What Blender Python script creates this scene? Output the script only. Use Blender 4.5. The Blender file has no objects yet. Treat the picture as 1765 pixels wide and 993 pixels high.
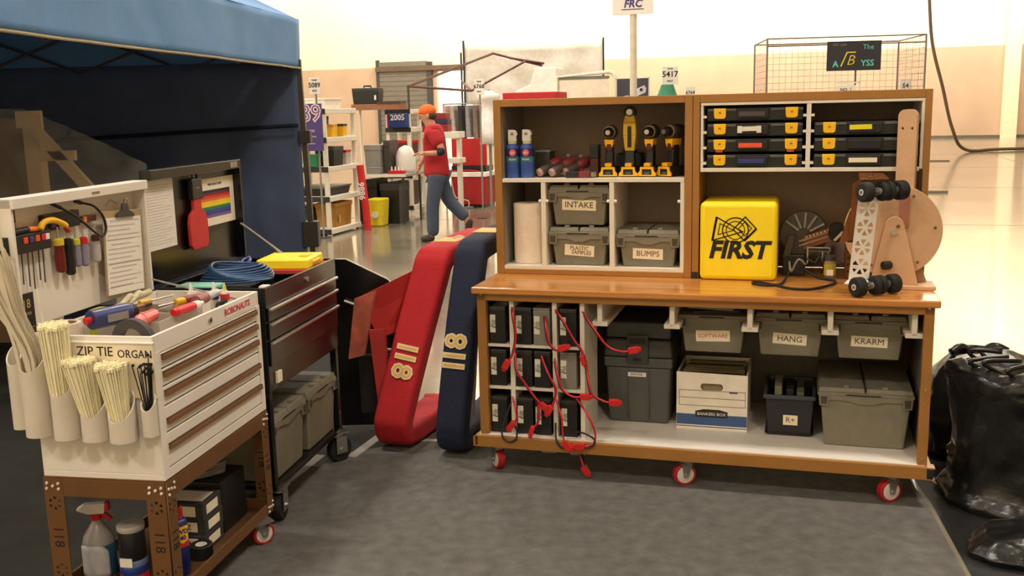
import bpy, bmesh, math, random
from mathutils import Matrix, Vector, Euler
random.seed(7)
C = bpy.context.scene.collection
sc = bpy.context.scene
PI = math.pi

# ------------------------------------------------------------------ camera
F_PX, PITCH, ROLL, EYE = 1718.7, 0.17843, 0.0233, 1.65
def cam_matrix():
    R = Vector((1,0,0)); U = Vector((0,0,1)); F = Vector((0,1,0))
    F2 = math.cos(PITCH)*F - math.sin(PITCH)*U
    U2 = math.cos(PITCH)*U + math.sin(PITCH)*F
    R3 = math.cos(ROLL)*R - math.sin(ROLL)*U2
    U3 = math.cos(ROLL)*U2 + math.sin(ROLL)*R
    m = Matrix.Identity(4)
    for i in range(3):
        m[i][0] = R3[i]; m[i][1] = U3[i]; m[i][2] = -F2[i]
    m[2][3] = EYE
    return m
cd = bpy.data.cameras.new('camera'); cam = bpy.data.objects.new('camera', cd); C.objects.link(cam)
cd.sensor_width = 36.0; cd.lens = 36.0*F_PX/1765.0; cd.clip_end = 300; cd.clip_start = 0.05
cam.matrix_world = cam_matrix(); sc.camera = cam

# ------------------------------------------------------------------ world, lamps, exposure
w = bpy.data.worlds.new('world'); sc.world = w; w.use_nodes = True
w.node_tree.nodes['Background'].inputs[0].default_value = (1.0, .86, .68, 1)
w.node_tree.nodes['Background'].inputs[1].default_value = .05
sc.view_settings.view_transform = 'Standard'; sc.view_settings.look = 'None'
sc.view_settings.gamma = 1.0; sc.view_settings.use_curve_mapping = False
sc.view_settings.exposure = 0.0
WARM = (1.0, .90, .77)
HYAW = -0.2915                               # the hall's own grid
def frame_pt(o, yaw, x, y, z=0.0):
    return Vector((o[0]+x*math.cos(yaw)-y*math.sin(yaw), o[1]+x*math.sin(yaw)+y*math.cos(yaw), z))
HALL = (6.35, 45.3)
def area(loc, rot, sx, sy, power, col=WARM):
    l = bpy.data.lights.new('hall_lamp', 'AREA'); l.shape = 'RECTANGLE'; l.size = sx; l.size_y = sy
    l.energy = power; l.color = col
    o = bpy.data.objects.new('hall_lamp', l); C.objects.link(o); o.location = loc; o.rotation_euler = rot
    return o
CEIL = 10.0
for i in range(5):                           # rows of high-bay lamps under the ceiling
    for j in range(6):
        area(frame_pt(HALL, HYAW, -22+i*8.0, -50.5+j*8.2, CEIL-.35), (0,0,HYAW), 1.0, 1.0, 400)
for i in range(6):                           # lamps that wash the far wall
    area(frame_pt(HALL, HYAW, -20+i*7.0, -4.2, CEIL-.5), (math.radians(62),0,HYAW), 2.2, .6, 420 if i < 2 else 1050)

# ------------------------------------------------------------------ helpers
def lin(c):
    return tuple(((v/255.0)/12.92 if v/255.0 <= .04045 else ((v/255.0+.055)/1.055)**2.4) for v in c)
MATS = {}
def mat(name, col, rough=.5, metal=0.0, var=.08, scale=12.0, bump=0.0, bscale=None, coat=0.0, alpha=1.0, trans=0.0, emit=0.0, spec=.5, sheen=0.0):
    if name in MATS: return MATS[name]
    m = bpy.data.materials.new(name); m.use_nodes = True
    nt = m.node_tree; b = nt.nodes['Principled BSDF']
    c = lin(col)
    tc = nt.nodes.new('ShaderNodeTexCoord')
    n = nt.nodes.new('ShaderNodeTexNoise'); n.inputs['Scale'].default_value = scale; n.inputs['Detail'].default_value = 4
    nt.links.new(tc.outputs['Object'], n.inputs['Vector'])
    r = nt.nodes.new('ShaderNodeValToRGB')
    r.color_ramp.elements[0].position = .3; r.color_ramp.elements[1].position = .7
    r.color_ramp.elements[0].color = tuple(v*(1-var) for v in c)+(1,)
    r.color_ramp.elements[1].color = tuple(min(1, v*(1+var)) for v in c)+(1,)
    nt.links.new(n.outputs['Fac'], r.inputs['Fac']); nt.links.new(r.outputs['Color'], b.inputs['Base Color'])
    b.inputs['Roughness'].default_value = rough; b.inputs['Metallic'].default_value = metal
    b.inputs['Coat Weight'].default_value = coat; b.inputs['Specular IOR Level'].default_value = spec
    b.inputs['Sheen Weight'].default_value = sheen
    b.inputs['Alpha'].default_value = alpha; b.inputs['Transmission Weight'].default_value = trans
    if emit:
        b.inputs['Emission Color'].default_value = c+(1,); b.inputs['Emission Strength'].default_value = emit
    if bump:
        n2 = nt.nodes.new('ShaderNodeTexNoise'); n2.inputs['Scale'].default_value = bscale or scale*4; n2.inputs['Detail'].default_value = 6
        nt.links.new(tc.outputs['Object'], n2.inputs['Vector'])
        bp = nt.nodes.new('ShaderNodeBump'); bp.inputs['Strength'].default_value = bump; bp.inputs['Distance'].default_value = .01
        nt.links.new(n2.outputs['Fac'], bp.inputs['Height']); nt.links.new(bp.outputs['Normal'], b.inputs['Normal'])
    MATS[name] = m
    return m

class MB:
    """collects simple shapes; build() links them as one mesh object"""
    def __init__(s): s.v = []; s.f = []; s.M = Matrix.Identity(4)
    def _add(s, vs, fs):
        k = len(s.v)
        s.v += [tuple(s.M @ Vector(p)) for p in vs]; s.f += [tuple(i+k for i in q) for q in fs]
        return s
    def box(s, x0, x1, y0, y1, z0, z1):
        return s._add([(x0,y0,z0),(x1,y0,z0),(x1,y1,z0),(x0,y1,z0),(x0,y0,z1),(x1,y0,z1),(x1,y1,z1),(x0,y1,z1)],
            [(3,2,1,0),(4,5,6,7),(0,1,5,4),(1,2,6,5),(2,3,7,6),(3,0,4,7)])
    def cbox(s, c, d): return s.box(c[0]-d[0]/2,c[0]+d[0]/2,c[1]-d[1]/2,c[1]+d[1]/2,c[2]-d[2]/2,c[2]+d[2]/2)
    def hexa(s, b, t):                         # frustum: bottom quad and top quad (x0,x1,y0,y1,z)
        x0,x1,y0,y1,z0 = b; X0,X1,Y0,Y1,z1 = t
        return s._add([(x0,y0,z0),(x1,y0,z0),(x1,y1,z0),(x0,y1,z0),(X0,Y0,z1),(X1,Y0,z1),(X1,Y1,z1),(X0,Y1,z1)],
            [(3,2,1,0),(4,5,6,7),(0,1,5,4),(1,2,6,5),(2,3,7,6),(3,0,4,7)])
    def cyl(s, p0, p1, r0, r1=None, n=16, cap=True):
        r1 = r0 if r1 is None else r1
        p0 = Vector(p0); p1 = Vector(p1); d = (p1-p0).normalized()
        a = d.orthogonal().normalized(); b = d.cross(a)
        vs = []
        for p, r in ((p0,r0),(p1,r1)):
            for i in range(n):
                t = 2*PI*i/n; vs.append(p+a*math.cos(t)*r+b*math.sin(t)*r)
        fs = [(i,(i+1)%n,n+(i+1)%n,n+i) for i in range(n)]
        if cap: fs += [tuple(range(n))[::-1], tuple(range(n,2*n))]
        return s._add(vs, fs)
    def ring(s, p0, p1, ro, ri, n=24):         # tube with a wall
        p0 = Vector(p0); p1 = Vector(p1); d = (p1-p0).normalized(); a = d.orthogonal().normalized(); b = d.cross(a)
        vs = []
        for p, r in ((p0,ro),(p1,ro),(p1,ri),(p0,ri)):
            for i in range(n):
                t = 2*PI*i/n; vs.append(p+a*math.cos(t)*r+b*math.sin(t)*r)
        fs = [(k*n+i, k*n+(i+1)%n, ((k+1)%4)*n+(i+1)%n, ((k+1)%4)*n+i) for k in range(4) for i in range(n)]
        return s._add(vs, fs)
    def tube(s, pts, r, n=8, closed=False):
        pts = [Vector(p) for p in pts]; m = len(pts); vs = []; fs = []
        ref = None
        for i, p in enumerate(pts):
            if closed: d = pts[(i+1)%m]-pts[i-1]
            else: d = pts[min(i+1,m-1)]-pts[max(i-1,0)]
            d.normalize()
            if ref is None: a = d.orthogonal().normalized()
            else:
                a = ref-d*ref.dot(d)
                a = a.normalized() if a.length > 1e-6 else d.orthogonal().normalized()
            ref = a; b = d.cross(a)
            rr = r[i] if isinstance(r, (list,tuple)) else r
            for k in range(n):
                t = 2*PI*k/n; vs.append(p+a*math.cos(t)*rr+b*math.sin(t)*rr)
        for i in range(m if closed else m-1):
            for k in range(n):
                j = (i+1)%m; fs.append((i*n+k, i*n+(k+1)%n, j*n+(k+1)%n, j*n+k))
        if not closed: fs += [tuple(range(n))[::-1], tuple(range((m-1)*n, m*n))]
        return s._add(vs, fs)
    def lathe(s, prof, n=24, c=(0,0,0), axis='z'):
        vs = []; fs = []; m = len(prof)
        for r, z in prof:
            for i in range(n):
                t = 2*PI*i/n; x, y = r*math.cos(t), r*math.sin(t)
                if axis == 'z': p = (c[0]+x, c[1]+y, c[2]+z)
                elif axis == 'y': p = (c[0]+x, c[1]+z, c[2]+y)
                else: p = (c[0]+z, c[1]+x, c[2]+y)
                vs.append(p)
        for k in range(m-1):
            for i in range(n): fs.append((k*n+i, k*n+(i+1)%n, (k+1)*n+(i+1)%n, (k+1)*n+i))
        fs += [tuple(range(n))[::-1], tuple(range((m-1)*n, m*n))]
        return s._add(vs, fs)
    def prism(s, poly, lo, hi, plane='xz'):    # polygon swept along the third axis
        def P(a, b, c): return {'xz':(a,c,b), 'xy':(a,b,c), 'yz':(c,a,b)}[plane]
        n = len(poly)
        vs = [P(a,b,lo) for a,b in poly]+[P(a,b,hi) for a,b in poly]
        return s._add(vs, [tuple(range(n))[::-1], tuple(range(n,2*n))]+[(i,(i+1)%n,n+(i+1)%n,n+i) for i in range(n)])
    def sphere(s, c, r, n=14, m=9):
        rx, ry, rz = (r,r,r) if not isinstance(r,(tuple,list)) else r
        vs = [(c[0],c[1],c[2]-rz)]; fs = []
        for k in range(1,m):
            ph = -PI/2+PI*k/m
            for i in range(n):
                t = 2*PI*i/n; vs.append((c[0]+rx*math.cos(ph)*math.cos(t), c[1]+ry*math.cos(ph)*math.sin(t), c[2]+rz*math.sin(ph)))
        vs.append((c[0],c[1],c[2]+rz)); L = len(vs)-1
        for i in range(n): fs.append((0,1+(i+1)%n,1+i)); fs.append((L, 1+(m-2)*n+i, 1+(m-2)*n+(i+1)%n))
        for k in range(m-2):
            for i in range(n): fs.append((1+k*n+i, 1+k*n+(i+1)%n, 1+(k+1)*n+(i+1)%n, 1+(k+1)*n+i))
        return s._add(vs, fs)
    def grid(s, fn, nu, nv):                   # surface from fn(u,v)
        vs = [fn(i/nu, j/nv) for j in range(nv+1) for i in range(nu+1)]
        fs = [(j*(nu+1)+i, j*(nu+1)+i+1, (j+1)*(nu+1)+i+1, (j+1)*(nu+1)+i) for j in range(nv) for i in range(nu)]
        return s._add(vs, fs)
    def build(s, name, m, parent=None, bevel=0.0, seg=2, smooth=None, fix=True, solid=0.0, sub=0):
        me = bpy.data.meshes.new(name); me.from_pydata(s.v, [], s.f); me.validate()
        if fix:
            bm = bmesh.new(); bm.from_mesh(me); bmesh.ops.recalc_face_normals(bm, faces=bm.faces); bm.to_mesh(me); bm.free()
        me.materials.append(m)
        o = bpy.data.objects.new(name, me); C.objects.link(o)
        if parent: o.parent = parent
        if smooth is not None:
            for p in me.polygons: p.use_smooth = True
            if smooth < 179: me.set_sharp_from_angle(angle=math.radians(smooth))
        if solid:
            k = o.modifiers.new('solid','SOLIDIFY'); k.thickness = solid; k.offset = 0
        if bevel:
            k = o.modifiers.new('bevel','BEVEL'); k.width = bevel; k.segments = seg; k.limit_method = 'ANGLE'; k.angle_limit = math.radians(40)
        if sub:
            k = o.modifiers.new('sub','SUBSURF'); k.levels = sub; k.render_levels = sub
        return o
def box(name, m, parent, x0, x1, y0, y1, z0, z1, bevel=0.0):
    return MB().box(x0,x1,y0,y1,z0,z1).build(name, m, parent, bevel)

BF = ((-0.17884, 4.39706), -0.28780)         # workbench frame: origin at its front left foot
TF = ((-1.10996, 2.99063), 1.39292)          # drawer carts: x along the drawer fronts, y away behind them
WF = ((0.0, 0.0), 0.0)
HF = (HALL, HYAW)                            # hall frame: origin on the far wall
def tag(o, label, cat, group=None):
    o['label'] = label; o['category'] = cat
    if group: o['group'] = group
    return o
def thing(name, label, cat, fr, loc, rz=0.0, group=None, rx=0.0, ry=0.0):
    o = bpy.data.objects.new(name, None); C.objects.link(o); o.empty_display_size = .05
    o.location = frame_pt(fr[0], fr[1], *loc)
    o.rotation_euler = (rx, ry, fr[1]+rz)
    return tag(o, label, cat, group)
def mono(o, label, cat, fr, loc, rz=0.0, group=None, rx=0.0, ry=0.0):   # a thing that is one mesh
    o.location = frame_pt(fr[0], fr[1], *loc); o.rotation_euler = (rx, ry, fr[1]+rz)
    return tag(o, label, cat, group)
def dup(root, fr, loc, rz=0.0, label=None, group=None, rx=0.0, ry=0.0):
    def cp(o, par):
        c = o.copy(); C.objects.link(c)
        if par: c.parent = par
        for ch in list(o.children): cp(ch, c)
        return c
    r = cp(root, None); r.location = frame_pt(fr[0], fr[1], *loc); r.rotation_euler = (rx, ry, fr[1]+rz)
    if label: r['label'] = label
    if group: r['group'] = group
    return r
def struct(o): o['kind'] = 'structure'; return o
def text(s, size, m, parent, loc, rot=(PI/2,0,0), name='lettering', ext=.0006, shear=0.0, bold=0.0, sx=1.0, space=1.0, spacing=1.0):
    cu = bpy.data.curves.new('t','FONT'); cu.body = s; cu.size = size; cu.align_x = 'CENTER'; cu.align_y = 'CENTER'
    cu.extrude = ext; cu.shear = shear; cu.offset = bold; cu.resolution_u = 2; cu.space_character = space; cu.space_line = spacing
    t = bpy.data.objects.new('t', cu); C.objects.link(t)
    dg = bpy.context.evaluated_depsgraph_get()
    me = bpy.data.meshes.new_from_object(t.evaluated_get(dg)); me.materials.clear(); me.materials.append(m)
    bpy.data.objects.remove(t); bpy.data.curves.remove(cu)
    o = bpy.data.objects.new(name, me); C.objects.link(o)
    if parent: o.parent = parent
    o.location = loc; o.rotation_euler = rot; o.scale = (sx,1,1)
    return o
def arc(cx, cy, r, a0, a1, n): return [(cx+r*math.cos(a0+(a1-a0)*i/n), cy+r*math.sin(a0+(a1-a0)*i/n)) for i in range(n+1)]
def rrect(x0, x1, y0, y1, r, n=4):
    return arc(x1-r,y1-r,r,0,PI/2,n)+arc(x0+r,y1-r,r,PI/2,PI,n)+arc(x0+r,y0+r,r,PI,1.5*PI,n)+arc(x1-r,y0+r,r,1.5*PI,2*PI,n)
def spline(pts, k=6):                          # Catmull-Rom through points
    P = [Vector(p) for p in pts]; out = []
    for i in range(len(P)-1):
        a = P[max(i-1,0)]; b = P[i]; c = P[i+1]; d = P[min(i+2,len(P)-1)]
        for j in range(k):
            t = j/k
            out.append(.5*((2*b)+(-a+c)*t+(2*a-5*b+4*c-d)*t*t+(-a+3*b-3*c+d)*t**3))
    out.append(P[-1]); return out

# ------------------------------------------------------------------ materials
GOLD   = mat('gold_brown_paint', (164,114,56), .38, .15, .06, 8)
BROWN  = mat('brown_paint', (112,76,42), .45, .1, .08, 9)  # brown taken darker to carry the shade the stand sits in
WHITE  = mat('white_paint', (232,226,218), .4, 0, .03, 10)
OFFW   = mat('off_white_plastic', (225,216,200), .5, 0, .04, 14)
PAPER  = mat('paper', (238,232,224), .8, 0, .02, 30)
LABELP = mat('label_paper', (240,228,200), .8, 0, .04, 40)
TOTE   = mat('grey_tote_plastic', (124,119,102), .55, 0, .07, 18, .15, 90)
TOTED  = mat('dark_tote_plastic', (88,86,80), .5, 0, .07, 14, .15, 80)
BLACK  = mat('black_plastic', (24,24,24), .45, 0, .15, 20)
BLKGL  = mat('black_gloss_enamel', (14,14,15), .25, 0, .2, 10)
BLKFAB = mat('black_fabric', (58,54,50), .9, 0, .12, 30, .3, 200)
DKGREY = mat('dark_grey_plastic', (58,57,55), .5, 0, .1, 20)
GREY   = mat('grey_plastic', (140,138,132), .5, 0, .06, 20)
STEEL  = mat('bright_steel', (190,188,184), .3, .9, .04, 30)
ZINC   = mat('zinc_plate', (150,150,148), .4, .8, .08, 30)
ALU    = mat('brushed_aluminium', (170,168,164), .35, .85, .05, 40)
YEL    = mat('yellow_plastic', (246,190,20), .4, 0, .04, 20)
CUBEY  = mat('yellow_vinyl', (250,222,24), .45, 0, .05, 7, .25, 14)
RED    = mat('red_plastic', (200,30,34), .4, 0, .06, 20)
REDW   = mat('red_cable', (190,26,40), .45, 0, .06, 30)
BLUEP  = mat('blue_plastic', (36,62,140), .4, 0, .06, 20)
INK    = mat('black_ink', (26,22,20), .7, 0, .1, 40)
PENCIL = mat('marker_ink', (70,60,54), .7, 0, .1, 40)
REDINK = mat('red_ink', (190,50,60), .7, 0, .1, 40)
PLYW   = mat('plywood', (206,164,126), .6, 0, .10, 5, .1, 60)
RUBBER = mat('black_rubber', (22,22,22), .75, 0, .15, 30, .2, 120)
COPPER = mat('bronze_anodised', (128,78,40), .4, .5, .08, 20)
# ------------------------------------------------------------------ the hall
def floor_mat():
    m = bpy.data.materials.new('polished_concrete'); m.use_nodes = True; nt = m.node_tree; b = nt.nodes['Principled BSDF']
    tc = nt.nodes.new('ShaderNodeTexCoord')
    n = nt.nodes.new('ShaderNodeTexNoise'); n.inputs['Scale'].default_value = .9; n.inputs['Detail'].default_value = 8
    nt.links.new(tc.outputs['Object'], n.inputs['Vector'])
    r = nt.nodes.new('ShaderNodeValToRGB'); r.color_ramp.elements[0].color = lin((112,105,90))+(1,); r.color_ramp.elements[1].color = lin((142,134,116))+(1,)
    r.color_ramp.elements[0].position = .35; r.color_ramp.elements[1].position = .68
    nt.links.new(n.outputs['Fac'], r.inputs['Fac']); nt.links.new(r.outputs['Color'], b.inputs['Base Color'])
    b.inputs['Roughness'].default_value = .12; b.inputs['Specular IOR Level'].default_value = .62
    n2 = nt.nodes.new('ShaderNodeTexNoise'); n2.inputs['Scale'].default_value = 2.5; n2.inputs['Detail'].default_value = 3
    nt.links.new(tc.outputs['Object'], n2.inputs['Vector'])
    bp = nt.nodes.new('ShaderNodeBump'); bp.inputs['Strength'].default_value = .05; bp.inputs['Distance'].default_value = .02
    nt.links.new(n2.outputs['Fac'], bp.inputs['Height']); nt.links.new(bp.outputs['Normal'], b.inputs['Normal'])
    return m
HX0, HX1, HY0 = -26.0, 24.0, -54.0           # hall extents in its own frame
def hall(name, m, x0, x1, y0, y1, z0, z1):
    o = MB().box(x0,x1,y0,y1,z0,z1).build(name, m)
    o.location = frame_pt(HALL, HYAW, 0, 0, 0); o.rotation_euler = (0,0,HYAW); return struct(o)
CREAM = mat('cream_wall_paint', (236,222,190), .8, 0, .03, .4)
TAN   = mat('tan_block_wall', (188,160,134), .8, 0, .06, .8)
SEAMG = mat('floor_joint', (96,88,74), .6, 0, .1, 4)
fl = hall('floor', floor_mat(), HX0, HX1, HY0, 7.0, -.3, 0.0)
hall('ceiling', mat('white_ceiling', (225,220,210), .9, 0, .02, .5), HX0, HX1, HY0, 7.0, CEIL, CEIL+.2)
hall('wall_left', CREAM, HX0-.3, HX0, HY0, 7.0, 0, CEIL)
hall('wall_right', CREAM, HX1, HX1+.3, HY0, 7.0, 0, CEIL)
hall('wall_front', CREAM, HX0, HX1, HY0-.3, HY0, 0, CEIL)
# saw-cut joints of the concrete, a hair proud of nothing: thin dark strips
for i in range(5):
    y = -7.0-i*6.0
    hall('trim_%d' % (i+1), SEAMG, HX0, HX1, y, y+.02, 0.0, .001)
for i in range(5):
    x = -12.0+i*6.0
    hall('trim_%d' % (i+6), SEAMG, x, x+.02, HY0+20, -.1, 0.0, .0012)
BAND = 3.7
DX0, DX1, DZ = -10.1, -8.35, 3.45            # lit doorway in the far wall
def wall_piece(name, parent, m, x0, x1, z0, z1, y0=0.0, y1=.3):
    return MB().box(x0,x1,y0,y1,z0,z1).build(name, m, parent)
wb = bpy.data.objects.new('wall_back', None); C.objects.link(wb); struct(wb)
wb.location = frame_pt(HALL, HYAW, 0,0,0); wb.rotation_euler = (0,0,HYAW)
wall_piece('upper_wall', wb, CREAM, HX0, HX1, BAND, CEIL)
wall_piece('lower_wall', wb, TAN, HX0, DX0, 0, BAND)
wall_piece('lower_wall', wb, TAN, DX1, HX1, 0, BAND)
wall_piece('lintel', wb, TAN, DX0, DX1, DZ, BAND)
wall_piece('corridor_wall', wb, WHITE, DX0-1.2, DX1+1.5, 0, 4.2, 3.4, 3.5)
wall_piece('corridor_side', wb, WHITE, DX0-1.2, DX0-1.1, 0, 4.2, .3, 3.4)
wall_piece('corridor_ceiling', wb, WHITE, DX0-1.2, DX1+1.5, 4.2, 4.3, .3, 3.5)
text('RESTROOMS', .62, mat('dark_sign_letters', (96,66,52), .5), wb, (4.35,-.03,1.72), name='wall_lettering', ext=.02, space=1.75)
area(frame_pt(HALL, HYAW, -9.2, 1.7, 4.0), (0,0,HYAW), 1.6, 1.2, 420, (1,.95,.85))
# grey roller shutter beside the doorway
d1 = bpy.data.objects.new('door_1', None); C.objects.link(d1); struct(d1); d1.location = frame_pt(HALL, HYAW, 0,-.12,0); d1.rotation_euler = (0,0,HYAW)
SHUT = mat('grey_shutter_steel', (118,112,100), .45, .3, .08, 3)
for k in range(17):
    z = .05+k*.23
    MB().box(-13.0, DX0-.45, .0, .09, z, z+.215).build('shutter_slat', SHUT, d1)
MB().box(-13.15,-13.0,-.02,.12,0,4.05).box(DX0-.45,DX0-.2,-.05,.12,0,3.9).build('shutter_guide', DKGREY, d1)
MB().box(-13.15,DX1+.1,-.1,.1,3.5,3.72).build('header_beam', mat('brown_dark_steel', (92,74,56), .6), d1)
# pale pilaster and door leaf by the right end of the far wall
hall('trim_12', mat('pale_pilaster', (238,224,190), .7), 14.35, 14.9, -.35, 0, 0, CEIL)
hall('door_2', mat('pale_door', (228,214,184), .6), 15.3, 16.6, -.06, .02, 0, 2.3)
hall('baseboard_back', SEAMG, DX1, HX1, -.03, .0, 0, .12)

# ------------------------------------------------------------------ carpet, tape and a painted reflection on the floor
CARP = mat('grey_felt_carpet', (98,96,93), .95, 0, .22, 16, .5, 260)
def slab(poly, z0, z1, name, m):
    return MB().prism(poly, z0, z1, 'xy').build(name, m)
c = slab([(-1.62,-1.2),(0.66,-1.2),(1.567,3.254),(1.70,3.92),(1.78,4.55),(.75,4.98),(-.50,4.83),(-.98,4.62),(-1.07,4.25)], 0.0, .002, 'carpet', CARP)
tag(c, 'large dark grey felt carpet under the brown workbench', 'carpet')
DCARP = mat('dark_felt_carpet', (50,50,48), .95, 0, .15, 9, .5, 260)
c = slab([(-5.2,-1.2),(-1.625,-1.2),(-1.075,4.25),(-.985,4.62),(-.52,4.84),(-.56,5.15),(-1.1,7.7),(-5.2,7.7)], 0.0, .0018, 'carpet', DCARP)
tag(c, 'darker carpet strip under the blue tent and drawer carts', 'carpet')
TAPE = mat('grey_cloth_tape', (168,164,156), .6, 0, .06, 30)
def strip(p, q, wd, label):
    p = Vector(p); q = Vector(q); d = (q-p).normalized(); n = Vector((-d.y,d.x))*wd/2
    o = slab([tuple(p-n),tuple(q-n),tuple(q+n),tuple(p+n)], .0021, .003, 'floor_tape_reflection', TAPE)
    tag(o, label, 'tape')
strip((-1.10,4.12),(-.955,4.66), .055, 'grey tape strip on the carpet below the black drawer chest')
strip((-.80,4.62),(-.66,5.05), .05, 'short grey tape strip on the carpet behind the red bumper')
strip((-.62,4.86),(-.30,4.83), .035, 'pale strip of painted floor reflection between the red and navy bumpers')  # bright floor reflection put in as a pale strip, in the tape colour
# ------------------------------------------------------------------ workbench
ZT = .8675
def caster(parent, x, y, rz, h=.125, rr=.05, plate=True):
    """swivel caster: top plate, fork, white wheel with a red tyre"""
    e = bpy.data.objects.new('caster', None); C.objects.link(e); e.parent = parent; e.location = (x,y,0); e.rotation_euler = (0,0,rz)
    MB().box(-.045,.045,-.04,.04,h-.006,h).cyl((0,0,h-.022),(0,0,h-.006),.03).hexa((.002,.022,-.026,-.022,rr-.010),(-.018,.030,-.026,-.022,h-.02)).hexa((.002,.022,.022,.026,rr-.010),(-.018,.030,.022,.026,h-.02))\
        .box(-.02,.035,-.026,.026,h-.026,h-.02).build('fork', ZINC, e)
    MB().lathe([(rr*.72,-.016),(rr,-.016),(rr,.016),(rr*.72,.016)], 28, (.012,0,rr), 'y').build('tyre', mat('red_urethane', (176,30,36), .4), e, .003, smooth=40)
    MB().lathe([(rr*.3,-.020),(rr*.76,-.0175),(rr*.76,.0175),(rr*.3,.020)], 24, (.012,0,rr), 'y').build('wheel', mat('white_nylon', (220,210,205), .4), e, smooth=40)
    MB().cyl((.012,-.034,rr),(.012,.034,rr),.009,n=12).build('axle_bolt', STEEL, e, smooth=40)
    return e
def wood_mat():
    m = bpy.data.materials.new('varnished_wood'); m.use_nodes = True; nt = m.node_tree; b = nt.nodes['Principled BSDF']
    tc = nt.nodes.new('ShaderNodeTexCoord'); mp = nt.nodes.new('ShaderNodeMapping'); mp.inputs['Scale'].default_value = (1.2, 22, 22)
    n = nt.nodes.new('ShaderNodeTexNoise'); n.inputs['Scale'].default_value = 1.6; n.inputs['Detail'].default_value = 6
    nt.links.new(tc.outputs['Object'], mp.inputs['Vector']); nt.links.new(mp.outputs['Vector'], n.inputs['Vector'])
    r = nt.nodes.new('ShaderNodeValToRGB'); r.color_ramp.elements[0].color = lin((176,108,46))+(1,); r.color_ramp.elements[1].color = lin((214,150,74))+(1,)
    r.color_ramp.elements[0].position = .3; r.color_ramp.elements[1].position = .7
    nt.links.new(n.outputs['Fac'], r.inputs['Fac']); nt.links.new(r.outputs['Color'], b.inputs['Base Color'])
    b.inputs['Roughness'].default_value = .3; b.inputs['Coat Weight'].default_value = .5; b.inputs['Coat Roughness'].default_value = .12
    return m
VWOOD = wood_mat()
BD = .80
bench = thing('workbench', 'long golden brown rolling workbench with open lower shelf and battery rack', 'workbench', BF, (0,0,0))
MB().box(.0,1.945,-.02,BD,ZT-.03,ZT).build('worktop', VWOOD, bench, .006)
box('apron_rail', GOLD, bench, .02,1.925, 0,.03, .806,ZT-.03, .002)
box('apron_rail', GOLD, bench, .02,1.925, BD-.05,BD-.02, .806,ZT-.03, .002)
for x0, x1 in ((.02,.062),(1.888,1.926)):
    for y0 in (0.0, BD-.06): box('post', GOLD, bench, x0,x1,y0,y0+.04,.18,ZT-.03,.002)
for y0, y1 in ((-.02,0.0),(BD-.03,BD-.01)):
    box('bottom_rail', GOLD, bench, .01,1.925,y0,y1,.127,.180,.002)
for y in (.0,): MB().box(-.01,.0,y-.02,y+.02,.127,.180).box(-.01,.01,y-.02,y+.02,.174,.180).box(-.01,.01,y-.02,y+.02,.127,.132).build('channel_end', GOLD, bench)
MB().box(1.925,1.955,-.02,.03,.174,.180).box(1.925,1.955,-.02,.03,.127,.131).build('channel_end', GOLD, bench)
MB().box(1.924,1.95,-.018,.03,.131,.174).build('channel_shade', BLACK, bench)  # black block stands in for the shade inside the open channel
for x0 in (.0,1.915): box('side_rail', GOLD, bench, x0,x0+.03,.0,BD-.02,.13,.178,.002)
box('lower_shelf', WHITE, bench, .015,1.92,.0,BD-.03,.172,.185,.001)
box('back_panel', mat('grey_bench_back', (112,106,98), .85, 0, .1, 20), bench, .03,1.91,BD-.06,BD-.05,.185,.82)
box('side_panel', mat('grey_side_panel', (120,112,104), .8, 0, .1, 20), bench, 1.905,1.912,.04,BD-.06,.185,.81)
box('side_panel', mat('grey_side_panel', (120,112,104), .8), bench, .03,.037,.04,BD-.06,.185,.81)
MB().cyl((1.87,.3,.80),(1.87,.68,.2),.02,n=4).build('diagonal_brace', mat('dark_brown_steel', (70,46,30), .5), bench)
for x in (.97,.04,1.905):
    for z in (.835,.5,.21):
        if x == .97: continue
        MB().cyl((x,-.003,z),(x,.001,z),.006,n=10).build('screw', STEEL, bench)
for x, y, rz in ((.09,.05,2.3),(.955,.05,3.6),(1.80,.05,3.7),(.09,BD-.08,1.0),(.955,BD-.08,.4),(1.83,BD-.08,.6)): caster(bench, x, y, rz)
# T rails that carry the hanging totes
for x in (.574,.888,1.213,1.535,1.857):
    MB().box(x-.011,x+.011,.03,.60,.712,.807).box(x-.034,x+.034,.03,.60,.702,.722).build('tote_rail', OFFW, bench, .002)
# battery rack: white uprights and shelves
for x in (.165,.362,.487):
    MB().box(x,x+.02,.02,.30,.185,.806).build('rack_upright', OFFW, bench)
for z in (.592,.395):
    MB().box(.05,.165,.02,.30,z,z+.012).build('rack_shelf', OFFW, bench); MB().box(.185,.362,.02,.30,z,z+.012).build('rack_shelf', OFFW, bench)
    MB().box(.382,.487,.02,.30,z,z+.012).build('rack_shelf', OFFW, bench)

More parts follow.
